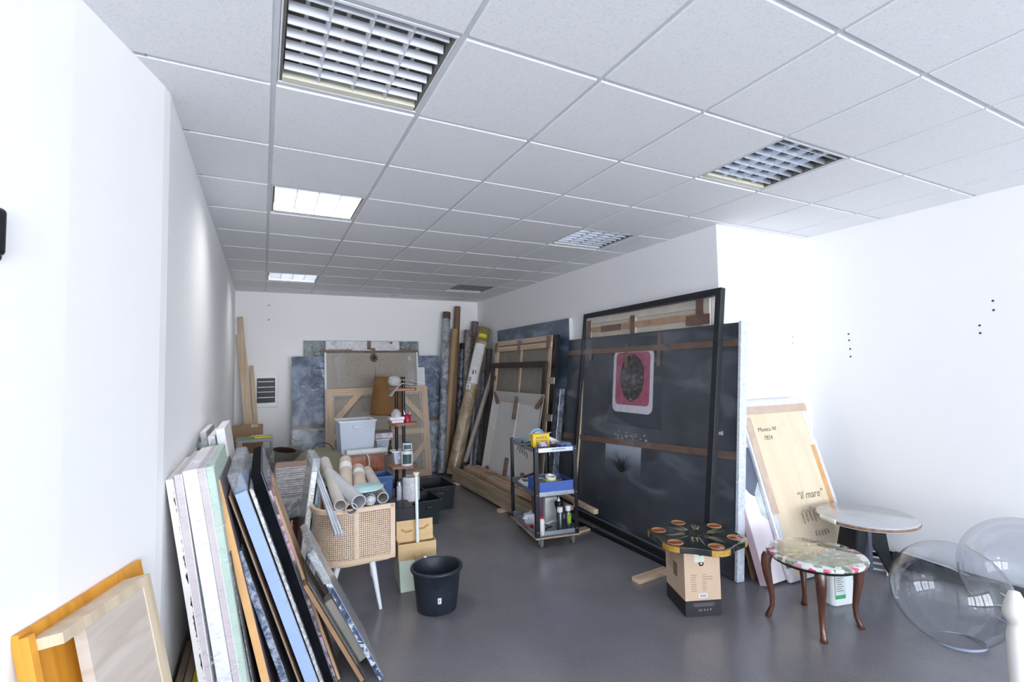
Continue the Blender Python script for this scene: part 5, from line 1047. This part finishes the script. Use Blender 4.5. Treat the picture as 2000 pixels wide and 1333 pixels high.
# ------------------------------------------------------------------ panels at the pillar
t, W, L = panel('brown_board', 'brown fibreboard leaning behind the pink and white panel', 'board', (3.275, .985, 0), (3.60, .985, 0), (.01, .24, .93), .006)
mesh('sheet', MB().box(0, W, 0, L, -.006, 0), pm('fibreboard', (150, 122, 92), .8), t)
M, W, L = frameM((3.245, .845, 0), (3.62, .845, 0), (0.02, .33, 1.08), .06)
t = thing('painted_panel', 'pink-edged white panel with a dark blue-grey oval, behind the wrapped plywood', 'painting', M=M)
mesh('panel', MB().box(0, W, 0, L, -.06, 0), pm('rose_edge', (222, 196, 206), .5, var=.02), t, bevel=.002); mesh('white_face', MB().box(.002, W-.002, .002, L-.002, 0, .003), pm('pinkish_white_face', (244, 236, 244), .5, var=.01), t)
ov = [(.17+.125*math.cos(x), L-.33+.19*math.sin(x)) for x in [2*math.pi*k/40 for k in range(40)]]
mesh('dark_oval', MB().prism([(x+.05*(y-L+.33), y) for x, y in ov], .003, .005), pm('slate_oval', (98, 106, 124), .4, var=.08), t)
mesh('pale_wedge', MB().prism([(.16, L-.66), (.33, L-.80), (.34, L-.46), (.22, L-.42), (.15, L-.50)], .005, .006), wrapped('pale_green_wedge', (196, 208, 206), (226, 234, 234), 6), t)
M, W, L = frameM((3.45, .785, 0), (4.24, .735, 0), (0.04, .415, 1.315), .05)
t = thing('wrapped_plywood', 'plywood panel wrapped in film with handwriting, leaning in the right corner', 'panel', M=M)
plyw = wood('blond_plywood', (236, 220, 192), (226, 206, 174), 1, rough=.6, scale=.35)
mesh('plywood', MB().box(.07, W-.07, .03, L-.10, -.045, -.01), plyw, t); mesh('bubble_border', MB().box(0, W, 0, L, -.05, -.012), wrapped('bubble_border', (222, 222, 228), (238, 240, 246), 26, bubble=60), t, bevel=.012)
mesh('tape', MB().box(.0, W, L-.125, L-.06, -.012, -.006), pm('beige_tape', (206, 184, 166), .4), t); mesh('tape', MB().box(.02, .09, L-.9, L-.15, -.012, -.008), pm('beige_tape', (206, 184, 166)), t); mesh('tape', MB().box(W-.10, W-.05, L-.9, L-.42, -.012, -.008), pm('orange_tape', (216, 168, 110), .4), t); mesh('tape', MB().box(0, .2, .10, .17, -.012, -.006), tape, t)
filmsheet(t, .01, W-.01, .01, L-.01, .002, film('clear_over_ply', .0, .22, scale=(3, 3, 3), thr=(.55, .85)), .006, seed=12)
text('Monica W', .05, pm('faded_ink', (128, 118, 108), .7, var=0), t, TR(.13, L-.27, -.0085), 'handwriting', .2); text('7824', .05, pm('faded_ink', (128, 118, 108)), t, TR(.17, L-.34, -.0085), 'handwriting', .2)
text('\u201cil mare\u201d', .085, pm('faded_ink', (128, 118, 108)), t, TR(.33, L-.83, -.0085), 'handwriting', .35)
mesh('signature', strokes([[(.31+x, L-1.03+y) for x, y in scribble(.30, .13, 7, 21, .05)], [(.40+x, L-1.12+y) for x, y in scribble(.17, .05, 5, 33, 0)]], .0015, TR(0, 0, -.008)), pm('faded_ink', (128, 118, 108)), t)

# ------------------------------------------------------------------ coffee table with cabriole legs
t = thing('side_table', 'low round table with floral resin top and carved brown cabriole legs', 'table', (3.075, .405, 0), R(0))
fl2 = NT('floral_decoupage')
v = fl2.n('ShaderNodeTexVoronoi'); v.inputs['Scale'].default_value = 26; fl2.l(fl2.coord(), v.inputs['Vector'])
sc = fl2.n('ShaderNodeSeparateColor'); fl2.l(v.outputs['Color'], sc.inputs[0])
c1 = fl2.ramp(sc.outputs[0], [(0, lin((214, 222, 218))), (.30, lin((88, 116, 92))), (.5, lin((200, 64, 100))), (.60, lin((232, 236, 234))), (.80, lin((128, 140, 110))), (.93, lin((210, 150, 160)))], 'CONSTANT')
n = fl2.n('ShaderNodeTexNoise'); n.inputs['Scale'].default_value = 14; n.inputs['Detail'].default_value = 6; fl2.l(fl2.coord((1, 2.2, 1)), n.inputs['Vector'])
c2 = fl2.ramp(n.outputs[0], [(.34, lin((92, 100, 72))), (.48, lin((128, 130, 96))), (.62, lin((150, 150, 118))), (.7, lin((206, 208, 196)))])
geo = fl2.n('ShaderNodeTexCoord'); ln_ = fl2.n('ShaderNodeVectorMath', operation='LENGTH'); fl2.l(geo.outputs['Object'], ln_.inputs[0])
rg = fl2.n('ShaderNodeMapRange'); fl2.l(ln_.outputs['Value'], rg.inputs[0]); rg.inputs[1].default_value = .215; rg.inputs[2].default_value = .235
mx = fl2.n('ShaderNodeMix', data_type='RGBA'); fl2.l(rg.outputs[0], mx.inputs[0]); fl2.l(c2, mx.inputs[6]); fl2.l(c1, mx.inputs[7]); fl2.l(mx.outputs[2], fl2.b.inputs['Base Color']); fl2.b.inputs['Roughness'].default_value = .07; fl2.b.inputs['Coat Weight'].default_value = 1
o = mesh('table_top', MB().lathe([(.262, -.018), (.276, -.012), (.280, -.002), (.276, .007), (.268, .010), (0, .010)], 64), fl2.m, t); o.location = (0.02, -.02, .425)
mesh('under_top', MB().lathe([(0, .385), (.24, .385), (.258, .395), (.262, .408)], 48, (.02, -.02, 0)), black, t)
cab = wood('cabriole_wood', (104, 58, 38), (60, 34, 26), 2, rough=.25, coat=.7, scale=.6)
for k, (x, y) in enumerate(((-.157, -.150), (.163, -.168), (.154, .153), (-.157, .173))):
    d = Vector((x, y, 0)).normalized(); a0 = Vector((x, y, 0))
    prof = [(0, .010, .017), (.006, .022, .021), (.03, .012, .017), (.07, -.004, .014), (.13, -.006, .016), (.20, .004, .020), (.27, .016, .026), (.33, .022, .030), (.375, .016, .032), (.40, .006, .030)]
    mesh('leg', MB().tube([tuple(a0+d*off+Vector((0, 0, z))) for z, off, r_ in prof], [r_ for *_, r_ in prof], 12), cab, t)
# round table on three blade legs
t = thing('round_table', 'round table with a milky glass top and black blade legs', 'table', (3.925, .515, 0))
mesh('table_top', MB().lathe([(.295, .0), (.310, .004), (.314, .012), (.306, .02), (0, .02)], 64, (0, 0, .49)), pm('milky_top', (188, 190, 196), .18, coat=.8, var=.05, scale=3), t)
mesh('rim', MB().lathe([(.302, .478), (.315, .484), (.317, .492), (.313, .498)], 64, caps=False), pm('rim_brown', (156, 112, 92), .4, var=.3, scale=30), t)
mesh('top_underside', MB().lathe([(0, .47), (.294, .47), (.306, .478), (.302, .488)], 64), cream, t)
mesh('edge_guard', MB().tube([(.316*math.cos(R(a)), .316*math.sin(R(a)), .497) for a in range(150, 176, 3)], .016, 10), pm('cream_foam', (232, 232, 214), .7), t)
bld = pm('blade_black', (28, 32, 36), .5)
def blade(ang, out):
    b = MB(); b.T = Matrix.Rotation(R(ang), 4, 'Z'); b2 = Matrix(((1, 0, 0, 0), (0, 0, -1, 0), (0, 1, 0, 0), (0, 0, 0, 1))); b.T = b.T @ b2
    b.prism([(.02, .47), (.16, .47), (out, .0), (out-.015, .0), (.02, .33)], -.008, .008); mesh('leg', b, bld, t, bevel=.002)
blade(-10, .25); blade(188, .25); blade(95, .25)
mesh('column', MB().box(-.022, .022, -.022, .022, .12, .47), pm('grey_column', (92, 96, 112), .4), t, bevel=.003)
# white jerrycan
t = thing('jerrycan', 'white plastic canister with a green label under the floral table', 'canister', (3.375, .455, 0), R(-14))
mesh('body', MB().prism(rrect(0, .19, 0, .14, .035), 0, .27), pm('canister_white', (232, 238, 236), .35, var=.01), t, bevel=.012, seg=3)
mesh('canister_label', MB().box(.02, .10, -.0015, .0, .05, .22), pm('label_pale', (214, 222, 220), .5), t); mesh('label_stripe', MB().box(.02, .10, -.0025, -.0015, .05, .075), pm('label_green', (70, 170, 110), .5), t)
b = MB()
for k in range(7): b.box(.03, .085-.012*(k % 2), -.0025, -.0015, .10+.014*k, .103+.014*k)
mesh('print', b, inkm, t); mesh('screw_cap', MB().cyl(.14, .07, .27, .295, .022), whitepl, t)
# slatted rack and things along the right wall
t = thing('slatted_rack', 'low white slatted rack on the floor behind the round table', 'rack', (4.24, .56, 0), R(28))
for k in range(4): mesh('slat', MB().box(0, .012, 0, .55, .02+.045*k, .032+.045*k), whitepl, t)
mesh('end_panel', MB().box(-.03, .13, -.012, 0, 0, .19), whitepl, t, bevel=.003); mesh('end_panel', MB().box(-.03, .13, .55, .562, 0, .19), whitepl, t, bevel=.003)
mesh('top_grid', MB().box(.0, .11, 0, .55, .165, .175), pm('dark_white_pattern', (120, 124, 132), .5, var=.6, scale=30), t)
b = MB()
for k in range(4): b.tube([(.11*math.cos(a)+.01*k, .06*math.sin(a), .02*k+.02*math.sin(2*a)) for a in [2*math.pi*j/24 for j in range(25)]], .007, 6)
solo('cable_coil', b, black, 'coil of black cable on the slatted rack', 'cable', loc=(4.36, .82, .205))
b = MB(); b.tube([(4.50, .62, .055), (4.49, .1, .055), (4.50, -.5, .055), (4.49, -1.1, .055)], .05, 16); solo('black_foam_roll', b, pm('black_foam', (36, 44, 52), .8, var=.15, scale=20), 'long black padded roll lying along the right wall', 'roll')
b = MB(); b.tube([(4.52, .62, .112), (4.49, .45, .115), (4.47, .25, .11), (4.45, .1, .09), (4.42, -.1, .03), (4.42, -.3, .02), (4.46, -.6, .1), (4.47, -1.0, .11)], .006, 8); solo('white_cable', b, whitepl, 'thin white cable draped along the black padded roll', 'cable')
solo('black_low_box', MB().box(0, .16, 0, .09, 0, .13), black, 'small black box by the right wall seen through the near sphere', 'box', bevel=.006, loc=(4.28, .08, 0), rz=-1.0)  # low box standing in for the dark end of the padded roll
# acrylic spheres
gs = NT('clear_acrylic'); tr3 = gs.n('ShaderNodeBsdfTransparent'); tr3.inputs[0].default_value = (.93, .945, .97, 1); g3 = gs.n('ShaderNodeBsdfGlossy'); g3.inputs['Roughness'].default_value = .015
lw0 = gs.n('ShaderNodeLayerWeight'); lw0.inputs[0].default_value = .5; lw1 = gs.math('POWER', lw0.outputs['Facing'], 3.0); lw2 = gs.math('MULTIPLY', lw1, .8); lwf = gs.math('ADD', lw2, .07)
mx3 = gs.n('ShaderNodeMixShader'); gs.l(lwf, mx3.inputs[0]); gs.l(tr3.outputs[0], mx3.inputs[1]); gs.l(g3.outputs[0], mx3.inputs[2]); gs.l(mx3.outputs[0], gs.out.inputs[0])
def sphere(loc, r, tilt, label, dirz=0):
    t = thing('acrylic_sphere', label, 'sphere', M=Matrix.Translation(loc) @ RZ(dirz) @ RX(tilt), group='clear acrylic spheres')
    op = R(24); a_ = [op+(math.pi-op)*k/40 for k in range(41)]
    out = [(r*math.sin(x), -r*math.cos(x)) for x in a_]; inn = [((r-.004)*math.sin(x), -(r-.004)*math.cos(x)) for x in reversed(a_)]
    mesh('shell', MB().lathe(out, 72, caps=False), gs.m, t)
    ro_ = r*math.sin(op); z0 = -r*math.cos(op)
    mesh('rim', MB().lathe([(ro_, z0), (ro_+.008, z0-.003), (ro_+.008, z0-.009), (ro_-.003, z0-.007), (ro_, z0)], 60, caps=False), pm('rim_acrylic', (150, 164, 186), .1, coat=1, var=0), t)
    return t
sphere((3.575, -.10, .270), .285, -6, 'near clear acrylic sphere with an open rim on the floor')
sphere((4.20, -.24, .305), .325, 10, 'far clear acrylic sphere by the right wall, partly hidden by the near one')
# white turned baluster in the foreground
solo('baluster', MB().lathe([(.035, 0), (.035, .50), (.030, .53), (.026, .548), (.030, .556), (.040, .575), (.042, .595), (.036, .625), (.026, .655), (.018, .676), (.0, .682)], 32), pm('chalky_white', (240, 238, 232), .5, var=.02), 'white turned wooden baluster standing at the lower right edge', 'baluster', loc=(2.735, -.655, 0))
